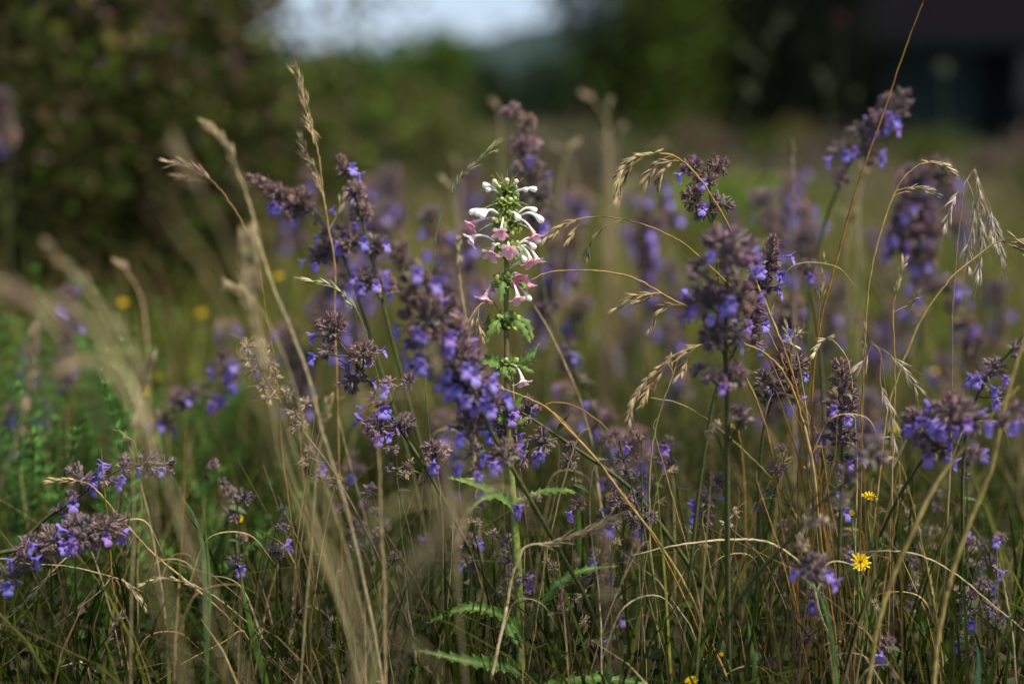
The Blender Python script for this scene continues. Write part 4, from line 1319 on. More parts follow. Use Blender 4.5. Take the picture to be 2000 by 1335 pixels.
# soft straw behind
G_S = 'soft straw stalks in the meadow behind'
bk = [(1140, 185, 2.0, 60), (1190, 205, 1.9, -8), (968, 205, 1.75, 14), (1490, 480, 1.9, -40), (230, 515, 1.5, 50), (1215, 250, 2.1, -20), (1665, 420, 1.5, -10)]
for k in range(38):
    s = rng.uniform(1.5, 3.6)
    bk.append((rng.uniform(430, 2000), 215 + rng.uniform(.03, .22) * F / s, s, rng.uniform(-70, 70)))
for i, (px, py, s, bend) in enumerate(bk):
    k = 1.4 / s
    stalk([(px, py), (px + bend * k * .5, py + 22 * k), (px + bend * k, py + 80 * k), (px + bend * k * 1.2, py + 200 * k), (px + bend * k * 1.3, py + 340 * k)], s, s + .03, 'soft tan grass stalk nodding in the meadow ' + zone(px), .0012, jit(STRAW, .25), None, (), .18, G_S, spike=(.013, .0016, 12, None), seed=200 + i)

# many thin bare stalks between the flowers
G_T = 'thin bare stalks between the catmint stems'
for i in range(62):
    r = random.Random(4000 + i)
    if i < 30:
        x0, lb, c = r.uniform(1440, 1780), 'thin bare amber stalk between the stoutest catmint and the level spike', cmix(AMBER, GOLD, r.random() * .6)
    elif i < 46:
        x0, lb, c = r.uniform(1030, 1400), 'thin bare straw stalk between the whorl flower and the stoutest catmint', cmix(STRAW, AMBER, r.random() * .7)
    else:
        x0, lb, c = r.uniform(250, 950), 'thin bare straw stalk between the plumed grass and the whorl flower', cmix(STRAW, AMBER, r.random() * .8)
    y0 = r.uniform(760, 1080)
    dx = r.uniform(-110, 110)
    bow = r.uniform(-50, 50)
    s = r.uniform(1.03, 1.22)
    stalk([(x0 + bow * .8, y0 + abs(bow) * .4), (x0 + bow * .3, y0 + 30), (x0 + dx * .3, y0 + 130), (x0 + dx * .7, y0 + 270), (x0 + dx, y0 + 420)], s, s + .03, lb, r.uniform(.0003, .00065), jit(c, .25, r), None, (), .1 if r.random() < .3 else 0, G_T, spike=(.007, .0007, 7, None), seed=400 + i)

# tall weeds in front of the barn
G_W = 'tall pale weeds before the barn'


def weed(name, pts, s, heads, label, col, head_col, hr):
    path = to_ground(px_path(pts, s, s + .1))
    sm = catmull(path, 7)
    base = sm[-1].copy()
    base.z = 0
    root = empty(name, base, label, 'weed', G_W)
    mb = MB()
    n = len(sm)
    mb.tube(sm, [lerp(.001, .0028, i / (n - 1)) for i in range(n)], 6, col)
    for x, y in heads:
        q = min(sm, key=lambda p: (proj(p)[0] - x) ** 2 + (proj(p)[1] - y - 20) ** 2)
        c = at(x, y, (q - CAM).dot(FWD))
        mb.tube(catmull([q, q.lerp(c, .6) + Vector((0, 0, .004)), c], 4), [.0016] * 9, 5, col)
        hb = MB()
        for k in range(40):
            z = 1 - 2 * (k + .5) / 40
            a = k * 2.4
            d = Vector((math.cos(a) * math.sqrt(1 - z * z), math.sin(a) * math.sqrt(1 - z * z), z))
            hb.spindle(c + d * hr * .3, d, hr * .8, hr * .22, 4, jit(head_col, .2), None, ((0, .4), (.5, 1), (1, .1)))
        hb.build('seed_head', M_LEAF, root, base)
    mb.build('stem', M_STEM, root, base)


PG = (.095, .115, .055)
weed('tall_weed', [(1525, 20), (1500, 90), (1475, 160), (1450, 215), (1440, 300), (1435, 420)], 3.4, [(1528, 45), (1450, 100), (1505, 75), (1468, 185), (1455, 170)], 'leaning pale weed with several seed heads before the yews', PG, PG, .012)
weed('tall_weed', [(1608, 150), (1618, 210), (1622, 280), (1625, 400)], 3.2, [(1600, 145), (1612, 165), (1625, 262)], 'slim pale weed with three seed heads before the barn', PG, PG, .011)
weed('tall_weed', [(1672, 182), (1672, 260), (1668, 420)], 3.4, [(1671, 182)], 'slim weed with one small green head before the barn', PG, PG, .009)
weed('tall_weed', [(1841, 135), (1845, 220), (1850, 400)], 4.2, [(1841, 135)], 'weed with a single big pale round head before the barn', PG, (.10, .13, .085), .022)
weed('tall_weed', [(1640, 36), (1640, 120), (1632, 260), (1630, 420)], 3.6, [(1640, 36)], 'tall thin weed with a crimson flower head before the barn', (.06, .06, .03), (.12, .02, .045), .012)

# ------------------------------------------------------------------ bedstraw: feathery green plants at the left
G_G = 'feathery green bedstraw plants'
for i in range(30):
    r = random.Random(500 + i)
    px, s = r.uniform(-60, 260), r.uniform(1.2, 1.75)
    if i > 20:
        px = r.uniform(240, 480)
    top_z = r.uniform(.19, .29) if i <= 20 else r.uniform(.09, .16)
    b = spot(px, s)
    root = empty('bedstraw_plant', b, 'feathery bright green bedstraw plant with whorls of tiny leaves', 'bedstraw', G_G)
    for st in range(3):
        mb = MB()
        lf = mb
        tip = b + Vector((r.uniform(-.09, .09), r.uniform(-.06, .06), top_z * r.uniform(.75, 1.05)))
        path = catmull([b + Vector((0, 0, -.01)), b.lerp(tip, .5) + Vector((r.uniform(-.01, .01), 0, 0)), tip], 9)
        mb.tube(path, [lerp(.0012, .0006, k / (len(path) - 1)) for k in range(len(path))], 5, (.07, .13, .03))
        for k in range(2, len(path)):
            if r.random() < .12:
                continue
            for q in range(6):
                a = q * 1.05 + k * .7 + r.uniform(-.35, .35)
                d = Vector((math.cos(a), math.sin(a), .45 + .5 * k / len(path)))
                L = lerp(.017, .007, k / len(path)) * r.uniform(.5, 1.3)
                p = path[k]
                mb2 = [p, p + d * L * .5, p + d * L + Vector((0, 0, -.1 * L))]
                lf.ribbon(mb2, [.0008, .0014, .0002], frame(d)[0], jit((.085, .20, .035), .2, r))
        mb.build('shoot', M_LEAF, root, b)

# bright leafy clump in the sun behind
for i, (px, s, w_, hh, lb) in enumerate([(1425, 4.4, .24, .20, 'bright sunlit green clump out in the meadow'), (1290, 5.6, .22, .10, 'smaller yellow green clump beside the sunlit one'), (1520, 6.4, .2, .09, 'low green clump in front of the black yews')]):
    c = spot(px, s)
    root = empty('leafy_clump', c, lb, 'plant', 'leafy clumps in the meadow')
    mb = MB()
    for k in range(16):
        e = Vector((nr.normal() * w_ * .5, nr.normal() * w_ * .4, hh * nr.uniform(.5, 1)))
        mb.tube([Vector((e.x * .3, e.y * .3, -.01)), e * .6, e], [.003, .003, .002], 5, (.06, .11, .03))
    mb.build('stem', M_STEM, root, Vector((0, 0, 0)))
    P = np.stack([nr.normal(0, w_ * .5, 1500), nr.normal(0, w_ * .4, 1500), np.abs(nr.normal(hh * .55, hh * .25, 1500)) + .02], 1)
    leaf_cloud(P, .05, leaf_cols(1500, [(.15, .24, .025), (.12, .19, .02), (.15, .18, .04)] if i == 0 else [(.10, .15, .02), (.10, .12, .025), (.12, .12, .04)]), M_CROWN, 'leaves', root)

# ragged clumps of taller weeds out in the far meadow
for i in range(22):
    r = random.Random(8200 + i)
    s_, px = r.uniform(6.5, 15), r.uniform(880, 2150)
    c = spot(px, s_)
    hh, w_ = r.uniform(.16, .38), r.uniform(.15, .45)
    pal = r.choice(([(.12, .085, .07), (.10, .07, .06)], [(.15, .11, .055), (.10, .08, .035)], [(.05, .075, .012), (.07, .08, .02)], [(.11, .08, .085), (.08, .07, .04)]))
    root = empty('weed_clump', c, 'ragged clump of tall faded weeds in the far meadow ' + zone(px), 'weeds', 'weed clumps in the far meadow')
    mb = MB()
    for k in range(10):
        e = Vector((r.gauss(0, 1) * w_ * .5, r.gauss(0, 1) * w_ * .5, hh * r.uniform(.6, 1.2)))
        mb.tube([Vector((e.x * .4, e.y * .4, -.02)), e * .6 + Vector((0, 0, .01)), e], [.004, .003, .002], 5, pal[0])
    mb.build('stem', M_STEM, root, Vector((0, 0, 0)))
    n_ = 420
    P = np.stack([nr.normal(0, w_ * .5, n_), nr.normal(0, w_ * .5, n_), np.abs(nr.normal(hh * .6, hh * .3, n_)) + .02], 1)
    leaf_cloud(P, .05, leaf_cols(n_, pal), M_CROWN, 'leaves', root)

# ------------------------------------------------------------------ yellow hawkbit flowers
def head_proto(rays, seed, tilt=0.1):
    r = random.Random(seed)
    mb = MB()
    Y = (.78, .56, .012)
    for k in range(rays):
        a = 2 * math.pi * k / rays + r.uniform(-.08, .08)
        lay = k % 3
        L = (1.0, .85, .62)[lay] * r.uniform(.88, 1.08)
        d = Vector((math.cos(a), math.sin(a), (.10, .3, .7)[lay] + r.uniform(-.06, .12)))
        side = Vector((-math.sin(a), math.cos(a), 0))
        w = .085 if lay == 0 else .07
        pts = [d * .12, d * L * .5 + Vector((0, 0, .03)), d * L * .85, d * L]
        mb.ribbon(pts, [w * .5, w, w * 1.15, w * .95], side, jit(cmix(Y, (.72, .34, .01), .25 if lay == 2 else 0), .1, r), None, .25)
    for k in range(16):
        a = r.uniform(0, 6.28)
        mb.spindle(Vector((math.cos(a) * .1, math.sin(a) * .1, .05)), Vector((math.cos(a) * .3, math.sin(a) * .3, 1)), .4, .025, 4, (.7, .38, .01))
    return mb.mesh('flower_head', M_YELLOW)


def involucre_proto():
    mb = MB()
    for k in range(12):
        a = k * 2 * math.pi / 12
        d = Vector((math.cos(a), math.sin(a), 0))
        mb.ribbon([Vector((0, 0, -.45)) + d * .05, Vector((0, 0, -.25)) + d * .26, d * .27 + Vector((0, 0, .05))], [.03, .09, .02], Vector((-math.sin(a), math.cos(a), 0)), jit((.09, .14, .05), .15))
    mb.spindle(Vector((0, 0, -.45)), Vector((0, 0, 1)), .5, .24, 8, (.08, .13, .045), None, ((0, .25), (.4, .95), (1, 1)))
    return mb.mesh('involucre', M_LEAF)


HEADS = [head_proto(33, 1), head_proto(30, 2), head_proto(36, 3)]
INV = involucre_proto()
bud_mb = MB()
bud_mb.spindle(Vector((0, 0, -.5)), Vector((0, 0, 1)), 1.2, .33, 8, (.10, .15, .055), (.17, .20, .08), ((0, .3), (.25, .95), (.55, .8), (.85, .45), (1, .3)))
for k in range(8):
    a = k * math.pi / 4
    d = Vector((math.cos(a), math.sin(a), 0))
    bud_mb.ribbon([d * .12 + Vector((0, 0, -.5)), d * .36 + Vector((0, 0, -.15)), d * .22 + Vector((0, 0, .4)), d * .12 + Vector((0, 0, .72))], [.05, .1, .07, .01], Vector((-math.sin(a), math.cos(a), 0)), jit((.12, .17, .07), .15))
BUD = bud_mb.mesh('bud', M_LEAF)


def hawkbit(px, py, rp, s, facing, label, group, base_px, buds=(), closed=False):
    c = at(px, py, s)
    rad = rp / F * s
    f = (RIGHT * facing[0] + UP * facing[1] - FWD * facing[2]).normalized()
    nb = c - f * rad * .45
    b = at(base_px, 1380, s)
    b.z = 0
    path = catmull([nb, nb - f * rad * .6 - Vector((0, 0, rad)), nb.lerp(b, .45) + RIGHT * .004, b - Vector((0, 0, .01))], 8)
    root = empty('hawkbit', b, label, 'hawkbit', group)
    mb = MB()
    n = len(path)
    mb.tube(path, [lerp(.0008, .0011, i / (n - 1)) for i in range(n)], 6, (.10, .14, .045), (.08, .12, .035))
    for bx_, by_, br in buds:
        q = min(path, key=lambda p: (proj(p)[0] - bx_) ** 2 + (proj(p)[1] - by_ - 60) ** 2)
        e = at(bx_, by_ + br * .5, s)
        mb.tube(catmull([q, q.lerp(e, .5) + RIGHT * .003 * (1 if bx_ > px else -1), e], 5), [.0007] * 11, 5, (.10, .14, .045))
        bo = link('bud', BUD, root)
        place(bo, e - b, zdir=Vector((rng.uniform(-.2, .2), rng.uniform(-.2, .2), 1)), scale=br * 1.3 / F * s)
    mb.build('stem', M_STEM, root, b)
    h = link('flower_head', rng.choice(HEADS), root)
    place(h, c - b - f * rad * .1, zdir=f, scale=(rad * .45, rad * .45, rad * 1.5) if closed else rad)
    i_ = link('involucre', INV, root)
    place(i_, c - b - f * rad * .08, zdir=f, scale=rad)
    return root


G_Y = 'yellow hawkbit flowers'
hawkbit(1680, 1097, 20, 1.09, (-.1, .5, 1.0), 'yellow hawkbit facing out with a full open flower', G_Y, 1690, [(1718, 1052, 11), (1703, 1060, 10), (1733, 1050, 11)])
hawkbit(1698, 970, 17, 1.10, (.1, 1, .35), 'yellow hawkbit seen edge on beneath the compact purple catmint spike', G_Y, 1705)
hawkbit(1664, 1003, 14, 1.10, (-.2, 1, .3), 'small orange yellow hawkbit, half closed, between two open ones', G_Y, 1672, closed=True)
hawkbit(1672, 1158, 10, 1.10, (-.2, 1, .3), 'low hawkbit with a cluster of green buds', G_Y, 1690, [(1695, 1165, 9), (1708, 1172, 8), (1690, 1155, 8), (1702, 1160, 7)], closed=True)
hawkbit(1408, 1278, 11, 1.08, (.5, .8, .2), 'hawkbit bud just opening deep in the grass', G_Y, 1420, [(1395, 1285, 7), (1422, 1290, 8)], closed=True)
hawkbit(1350, 1328, 14, 1.06, (-.2, 1, .4), 'lowest yellow hawkbit half hidden by grass', G_Y, 1352)
hawkbit(460, 1013, 15, 1.22, (0, 1, .45), 'small yellow hawkbit alone among the soft straw', G_Y, 462)
G_Z = 'soft yellow hawkbits in the meadow behind'
for px, py, s in [(545, 540, 1.75), (240, 592, 1.9), (393, 612, 2.0), (310, 735, 1.7), (283, 765, 1.7), (1828, 728, 1.8), (1745, 835, 1.7), (735, 800, 1.6)]:
    hawkbit(px, py, 10, s, (rng.uniform(-.4, .4), 1, .6), 'soft yellow hawkbit flower in the meadow ' + zone(px), G_Z, px + rng.uniform(-20, 20))

# ------------------------------------------------------------------ broad green grass leaves one can pick out
G_L = 'broad green grass leaves low in front'
gl = [([(1908, 1252), (1912, 1290), (1910, 1340), (1905, 1400)], 1.02, .0024, 'stiff blue green leaf tip standing alone beneath the thick yellow stalks', (.06, .13, .07)),
      ([(345, 960), (375, 1000), (395, 1060), (400, 1140), (402, 1220), (405, 1320)], 1.06, .0018, 'green leaf curving over beside the soft tan stalks', (.10, .16, .06)),
      ([(395, 950), (402, 1040), (410, 1150), (405, 1300)], 1.04, .0011, 'straight green rye blade behind the curving green leaf', (.08, .14, .04)),
      ([(470, 1110), (480, 1180), (500, 1260), (520, 1340)], 1.07, .0026, 'bright green blade tuft leaning by the cut straw stub', (.10, .19, .035)),
      ([(735, 1255), (732, 1290), (728, 1340)], 1.03, .0025, 'cut green blade ending square beside the whorl flower leaves', (.12, .18, .06)),
      ([(1000, 1097), (930, 1094), (860, 1094), (790, 1098), (760, 1120), (745, 1200)], 1.05, .0012, 'level green blade lying across the whorl flower stem', (.10, .16, .05)),
      ([(1460, 1200), (1468, 1260), (1480, 1340)], 1.05, .0022, 'upright green blade by the lowest hawkbit', (.08, .14, .04)),
      ([(1280, 900), (1290, 1020), (1300, 1140), (1312, 1340)], 1.05, .0010, 'long yellow green blade beside the long golden stalk', (.22, .24, .05)),
      ([(1560, 1120), (1600, 1160), (1625, 1240), (1635, 1330)], 1.04, .0018, 'arched green blade under the slanting catmint', (.12, .20, .06)),
      ([(1130, 970), (1135, 1060), (1160, 1180), (1190, 1340)], 1.2, .003, 'wide soft green blade behind the snapped straw', (.08, .16, .03)),
      ([(1350, 1085), (1300, 1078), (1265, 1085), (1250, 1140), (1245, 1250)], 1.18, .0022, 'short arching green blade behind the cut straw', (.12, .2, .04)),
      ([(1760, 1260), (1810, 1250), (1860, 1262), (1880, 1330)], 1.2, .004, 'broad dark green leaf low between the yellow stalks', (.05, .11, .04))]
for i, (p, s, w, lb, c) in enumerate(gl):
    path = to_ground(px_path(p, s, s + .01))
    sm = catmull(path, 7)
    b = sm[-1].copy()
    b.z = 0
    m = len(sm)
    mb = MB()
    mb.ribbon(sm, [w * min(1, (k + .3) / (m * .35)) for k in range(m)], RIGHT + FWD * .35, jit(c, .1), tuple(x * .85 for x in c), .35)
    o = mb.build('grass_leaf', M_BLADE, None, b)
    o.location = b
    tag(o, lb, 'grass leaf', G_L)


# ------------------------------------------------------------------ the whorl flower (pink and white, spiny)
S0 = 1.10
MM = S0 / F                                    # one photograph pixel, in metres, at its distance
stem_px = [(990, 346), (989, 440), (989, 540), (989, 640), (990, 720), (991, 800), (997, 900), (1004, 1000), (1010, 1090), (1014, 1180), (1017, 1270), (1019, 1340), (1020, 1400)]
stem_w = catmull([at(x, y, S0) for x, y in stem_px], 6)
wb = stem_w[-1].copy()
wb.z = 0
stem_w.append(Vector((wb.x, wb.y, -.015)))
WF = empty('whorl_flower', wb, 'tall spiny whorl flower in bloom with tiers of white and pink tubular flowers', 'whorl flower')
mb = MB()
n = len(stem_w)


def stem_rad(i):
    y = proj(stem_w[min(i, n - 2)])[1]
    return np.interp(y, [340, 420, 560, 700, 900, 1080, 1250, 1400], [3.2, 4.4, 4.8, 5.2, 6.0, 8.4, 9.0, 9.0]) * MM


def stem_col(y):
    a = np.interp(y, [340, 400, 470, 560, 690, 760, 850, 960, 1300], [0, 0, 1, 1, 0, 0, .4, 1, 1])
    return cmix((.13, .10, .045), (.15, .19, .045), a)


verts, cols, faces = [], [], []
for i in range(n):
    y = proj(stem_w[min(i, n - 2)])[1]
    rr_ = stem_rad(i)
    for k in range(12):                       # slightly ridged
        a = 2 * math.pi * k / 12
        q = rr_ * (1 + .07 * (k % 2))
        verts.append(stem_w[i] + RIGHT * math.cos(a) * q + Vector((0, 1, 0)) * math.sin(a) * q)
        cols.append(stem_col(y))
for i in range(n - 1):
    for k in range(12):
        k2 = (k + 1) % 12
        faces.append((i * 12 + k, i * 12 + k2, i * 12 + 12 + k2, i * 12 + 12 + k))
mb.add(verts, faces, cols)
mb.build('stem', M_STEM, WF, wb)


def sx(y):
    return float(np.interp(y, [p[1] for p in stem_px], [p[0] for p in stem_px]))


LEAFG = (.12, .22, .045)
LIME = (.30, .37, .09)


def spiny_leaf(pts, width, nt, col, col2=None, ruffle=.3, spine=1.0, side=None, fold=.38, seed=0):
    """toothed leaf; pts from base to tip (world), width in metres"""
    r = random.Random(seed)
    P = catmull(pts, max(4, nt))
    m = nt * 4 + 1
    lens = [0]
    for a, b in zip(P, P[1:]):
        lens.append(lens[-1] + (b - a).length)
    tot = lens[-1]

    def pos(t):
        d = max(0, min(1, t)) * tot
        for i in range(len(P) - 1):
            if lens[i + 1] >= d:
                return P[i].lerp(P[i + 1], (d - lens[i]) / max(1e-9, lens[i + 1] - lens[i]))
        return P[-1]
    mb = MB()
    verts, cols, faces = [], [], []
    for i in range(m):
        t = i / (m - 1)
        c = pos(t)
        d = (pos(t + .02) - pos(t - .02)).normalized()
        s_ = side if side is not None else frame(d)[0]
        s_ = (s_ - d * s_.dot(d)).normalized()
        up = s_.cross(d)
        env = width * (math.sin(math.pi * min(1, .16 + .84 * t)) ** .7 * (1 - .25 * t)) + .0003
        ph = i % 4
        lob = (.55, .8, 1.0, .72)[ph]
        for sg in (-1, -.5, 0, .5, 1):
            w = env * (lob if abs(sg) == 1 else .5) * sg if abs(sg) == 1 else env * .42 * (sg * 2)
            adv = d * (env * .35 * (ph == 2)) if abs(sg) == 1 else Vector((0, 0, 0))
            lift = up * (abs(w) * fold + (ruffle * env * math.sin(i * 1.57 + (sg > 0)) * .5 if abs(sg) == 1 else 0))
            verts.append(c + s_ * w + adv + lift)
            cc = cmix(col, col2 or col, t)
            cols.append(cmix(cc, (.30, .36, .16), .35) if sg == 0 else jit(cc, .12, r))
    for i in range(m - 1):
        for j in range(4):
            faces.append((i * 5 + j, i * 5 + j + 1, i * 5 + 6 + j, i * 5 + 5 + j))
    mb.add(verts, faces, cols)
    for i in range(2, m - 1, 4):              # spines on the lobes
        for e in (0, 4):
            p = Vector(verts[i * 5 + e])
            c = Vector(verts[i * 5 + 2])
            d = (p - c).normalized() + (pos(i / (m - 1) + .05) - pos(i / (m - 1))).normalized() * .5
            mb.spindle(p - d * width * .1, d, width * .42 * spine, width * .055, 4, (.32, .36, .17), (.55, .5, .32), ((0, 1), (.5, .5), (1, .05)))
    mb.spindle(P[-1] - (P[-1] - P[-2]) * .3, P[-1] - P[-2], width * .5, width * .06, 4, (.4, .4, .2), None, ((0, 1), (1, .05)))
    return mb


def tier(py, r_px, ncup, nbud, cup_h=22, cup_col=(.12, .15, .04), cup_r=None, seed=0, red=0.0):
    """one whorl: the bract cup round the stem, then green two lipped calyces and round buds above it"""
    r = random.Random(seed + 40)
    c = at(sx(py), py, S0)
    w = empty_part('whorl', c)
    mb = MB()
    cr = (cup_r or r_px * .85) * .72 * MM
    H = cup_h * MM
    prof = ((-1.0, .28), (-.85, .62), (-.55, .92), (-.2, 1.0), (0.02, .9))
    N = 14
    verts, cols, faces = [], [], []
    for t, k in prof:
        for j in range(N):
            a = 2 * math.pi * j / N
            q = cr * k * (1 + .05 * math.sin(a * 4))
            verts.append(Vector((math.cos(a) * q, math.sin(a) * q, t * H)))
            side_red = red * max(0, abs(math.cos(a)) - .35) * 1.5
            cols.append(jit(cmix(cup_col, (.11, .02, .02), min(1, side_red)), .1, r))
    for i in range(len(prof) - 1):
        for j in range(N):
            j2 = (j + 1) % N
            faces.append((i * N + j, i * N + j2, i * N + N + j2, i * N + N + j))
    mb.add(verts, faces, cols)
    mb.build('bract_cup', M_LEAF, w, Vector((0, 0, 0)))
    for k in range(ncup * 2):
        cal = MB()
        a = k * 2 * math.pi / ncup + r.uniform(-.25, .25)
        low = k >= ncup
        rad = r_px * MM * r.uniform(.5, .8)
        p = Vector((math.cos(a) * rad * .75, math.sin(a) * rad * .75, (-.55 if low else -.05) * H + r.uniform(-2, 2) * MM))
        d = Vector((math.cos(a) * .9, math.sin(a) * .9, r.uniform(-.05, .45) if low else r.uniform(.5, 1.0))).normalized()
        L = r.uniform(8.5, 13.5) * MM
        col = jit(cmix(LIME, LEAFG, r.uniform(0, .45)), .15, r)
        cal.spindle(p, d, L * .8, 3.9 * MM, 7, tuple(x * .8 for x in col), col, ((0, .35), (.35, .8), (.8, 1), (1, 1.15)))
        u, v = frame(d)
        for q in range(4):                    # flaring rounded lobes
            b = q * math.pi / 2 + r.uniform(-.2, .2)
            o = u * math.cos(b) + v * math.sin(b)
            pp = p + d * L * .76 + o * 3.4 * MM
            cal.ribbon([pp, pp + (d * .8 + o * .6) * 3.2 * MM, pp + (d * .9 + o * 1.2) * 5.6 * MM], [3.2 * MM, 4.6 * MM, 1.8 * MM], d.cross(o), cmix(col, (.30, .36, .10), .35), None, .2)
        # bristles
        if k % 2 == 0:
            e = (d + Vector((math.cos(a), math.sin(a), -.3)) * .6).normalized()
            cal.tube([p, p + e * 9 * MM, p + e * 15 * MM], [.7 * MM, .5 * MM, .15 * MM], 4, (.33, .36, .14))
        cal.build('calyx', M_LEAF, w, Vector((0, 0, 0)))
    for k in range(nbud):
        a = -math.pi / 2 + (k - (nbud - 1) / 2) * (2.4 / max(1, nbud - 1) if nbud > 1 else 0) + r.uniform(-.15, .15)
        rad = r_px * MM * r.uniform(.7, .9)
        p = Vector((math.cos(a) * rad, math.sin(a) * rad, r.uniform(4, 10) * MM))
        b = MB()
        b.spindle(p - Vector((0, 0, 8 * MM)), Vector((math.cos(a) * .2, math.sin(a) * .2, 1)), 12 * MM, 4.3 * MM, 9, (.33, .37, .16), (.66, .66, .44), ((0, .3), (.3, .55), (.5, .92), (.72, 1), (.9, .72), (.97, .4), (1, .1)))
        b.build('bud', M_PETAL, w, Vector((0, 0, 0)))
    return w


def empty_part(name, c):
    o = bpy.data.objects.new(name, None)
    o.empty_display_size = .005
    COL.objects.link(o)
    o.parent = WF
    o.location = c - wb
    return o


tiers = [tier(372, 18, 9, 2, 18, (.10, .12, .035), 11, 1, 1.0), tier(396, 24, 11, 4, 16, (.11, .13, .035), 14, 2, 1.0), tier(432, 29, 12, 2, 24, (.14, .18, .045), 19, 3, .8),
         tier(482, 29, 12, 2, 24, (.13, .17, .045), 19, 4, .5), tier(545, 25, 9, 2, 22, (.11, .15, .04), 15, 5, .3), tier(622, 27, 9, 1, 24, (.09, .14, .035), 19, 6, .1), tier(708, 21, 7, 1, 22, (.11, .16, .04), 14, 7, .1)]

WHITE = (.90, .90, .88)
PINKW = (.88, .63, .74)
PINK = (.82, .29, .50)
DEEP = (.76, .16, .33)


def flower(base, tip, kind, dz, rise=14, pink=0.0, seed=0, size=1.0):
    """base and tip in photograph pixels; dz millimetres towards the camera at the tip"""
    r = random.Random(seed + 5)
    a = at(base[0], base[1], S0 - dz * .00035)
    b = at(tip[0], tip[1], S0 - dz * .001)
    o = bpy.data.objects.new('flower', None)
    d0 = b - a
    if kind == 'bulb':
        ctrl = a.lerp(b, .5) + UP * rise * MM
        path = catmull([a, a.lerp(ctrl, .8), ctrl.lerp(b, .45) + UP * rise * .1 * MM, b], 6)
        m = len(path)
        rs = []
        for i in range(m):
            t = i / (m - 1)
            rs.append(np.interp(t, [0, .15, .55, .72, .86, .95, 1.0], [1.7, 1.9, 2.4, 4.9, 6.6, 5.8, 1.8]) * MM * size)
        mb = MB()
        mb.tube(path, rs, 10, cmix(WHITE, (.72, .76, .62), .35), cmix(WHITE, PINKW, pink))
        mb.build('flower', M_PETAL, WF, wb)
        if pink > .2:
            pass
        return
    ctrl = a.lerp(b, .5) + UP * rise * MM
    path = catmull([a, a.lerp(ctrl, .75), ctrl.lerp(b, .5) + UP * rise * .12 * MM, b], 6)
    m = len(path)
    c_tip = cmix(PINKW, PINK, pink)
    mb = MB()
    mb.tube(path, [np.interp(i / (m - 1), [0, .15, .6, .85, 1], [1.5, 1.7, 2.1, 3.2, 4.6]) * MM * size for i in range(m)], 10, cmix(WHITE, (.8, .82, .72), .3), cmix(WHITE, c_tip, .5), False)
    fl = mb.build('flower', M_PETAL, WF, wb)
    d = (path[-1] - path[-3]).normalized()
    d = (d + Vector((0, -.3, -.75))).normalized()
    # five rounded lobes: two above, three below; the lower ones hang
    u, v = frame(d, UP)
    v = -v if v.z < 0 else v
    u = d.cross(v).normalized()
    for k, (ang, L, W, flare) in enumerate(((56, 14, 6.6, .75), (124, 14, 6.6, .75), (196, 15, 6.2, .7), (270, 17, 6.8, .55), (344, 15, 6.2, .7))):
        aa = R(ang + r.uniform(-12, 12))
        o_ = u * math.cos(aa) + v * math.sin(aa)
        fl_ = flare * r.uniform(.7, 1.75)
        p0 = path[-1] + o_ * 3.2 * MM * size
        dirv = (d * .75 + o_ * fl_).normalized()
        L_, W_ = 1.32 * L * MM * size * r.uniform(.85, 1.1), 1.08 * W * MM * size
        nrm = (d - dirv * d.dot(dirv)).normalized()
        sd = dirv.cross(nrm).normalized()
        verts, cols, faces = [], [], []
        back = cmix(WHITE, PINKW, .5 + .5 * pink)
        tone = cmix(cmix(PINKW, PINK, min(1, .2 + pink * 1.0)), DEEP, .5 * pink if k > 1 else 0)
        if k < 2:
            tone = cmix(tone, WHITE, .45 * (1 - pink))
        rows = ((0, .42, 0), (.25, .72, .06), (.55, 1.0, .05), (.8, .92, -.05), (.95, .55, -.16), (1.0, .2, -.2))
        for t, w_, z_ in rows:
            for j, q in enumerate((-1, -.5, 0, .5, 1)):
                verts.append(p0 + dirv * L_ * (t - (.05 if j == 2 and t > .9 else 0)) + sd * W_ * w_ * q + nrm * (z_ * L_ + .16 * W_ * (q * q)))
                cols.append(cmix(cmix(back, tone, min(1, .9 - .5 * t + .3 * pink)), WHITE, .35 * (abs(q) == 1) * (1 - pink * .5)))
        for i in range(len(rows) - 1):
            for j in range(4):
                faces.append((i * 5 + j, i * 5 + j + 1, i * 5 + 6 + j, i * 5 + 5 + j))
        pb = MB()
        pb.add(verts, faces, cols)
        pb.build('petal', M_PETAL, fl, wb)


# tier of closed white clubs at the top
flower((980, 382), (942, 362), 'bulb', 4, 9, .1, 1)
flower((980, 383), (949, 372), 'bulb', 10, 8, .25, 2, .85)
flower((1000, 380), (1049, 371), 'bulb', 2, 8, .05, 3, .95)
flower((1000, 380), (1031, 371), 'bulb', 9, 6, .3, 4, .85)
for bx_, by_ in ((967, 352), (990, 350), (1007, 352)):
    b = MB()
    p = at(bx_, by_ + 4, S0 - .006)
    q = at(sx(372) + (bx_ - 990) * .6, 368, S0 - .004)
    b.tube([q, q.lerp(p, .6), p], [3.4 * MM, 3.8 * MM, 4.2 * MM], 8, (.45, .52, .26), (.62, .66, .45))
    b.spindle(p - UP * 4 * MM, UP + RIGHT * .01 * (bx_ - 990), 11 * MM, 5.2 * MM, 9, (.62, .66, .45), (.80, .52, .50), ((0, .5), (.25, .9), (.6, 1), (.85, .75), (.96, .4), (1, .1)))
    b.build('bud', M_PETAL, WF, wb)
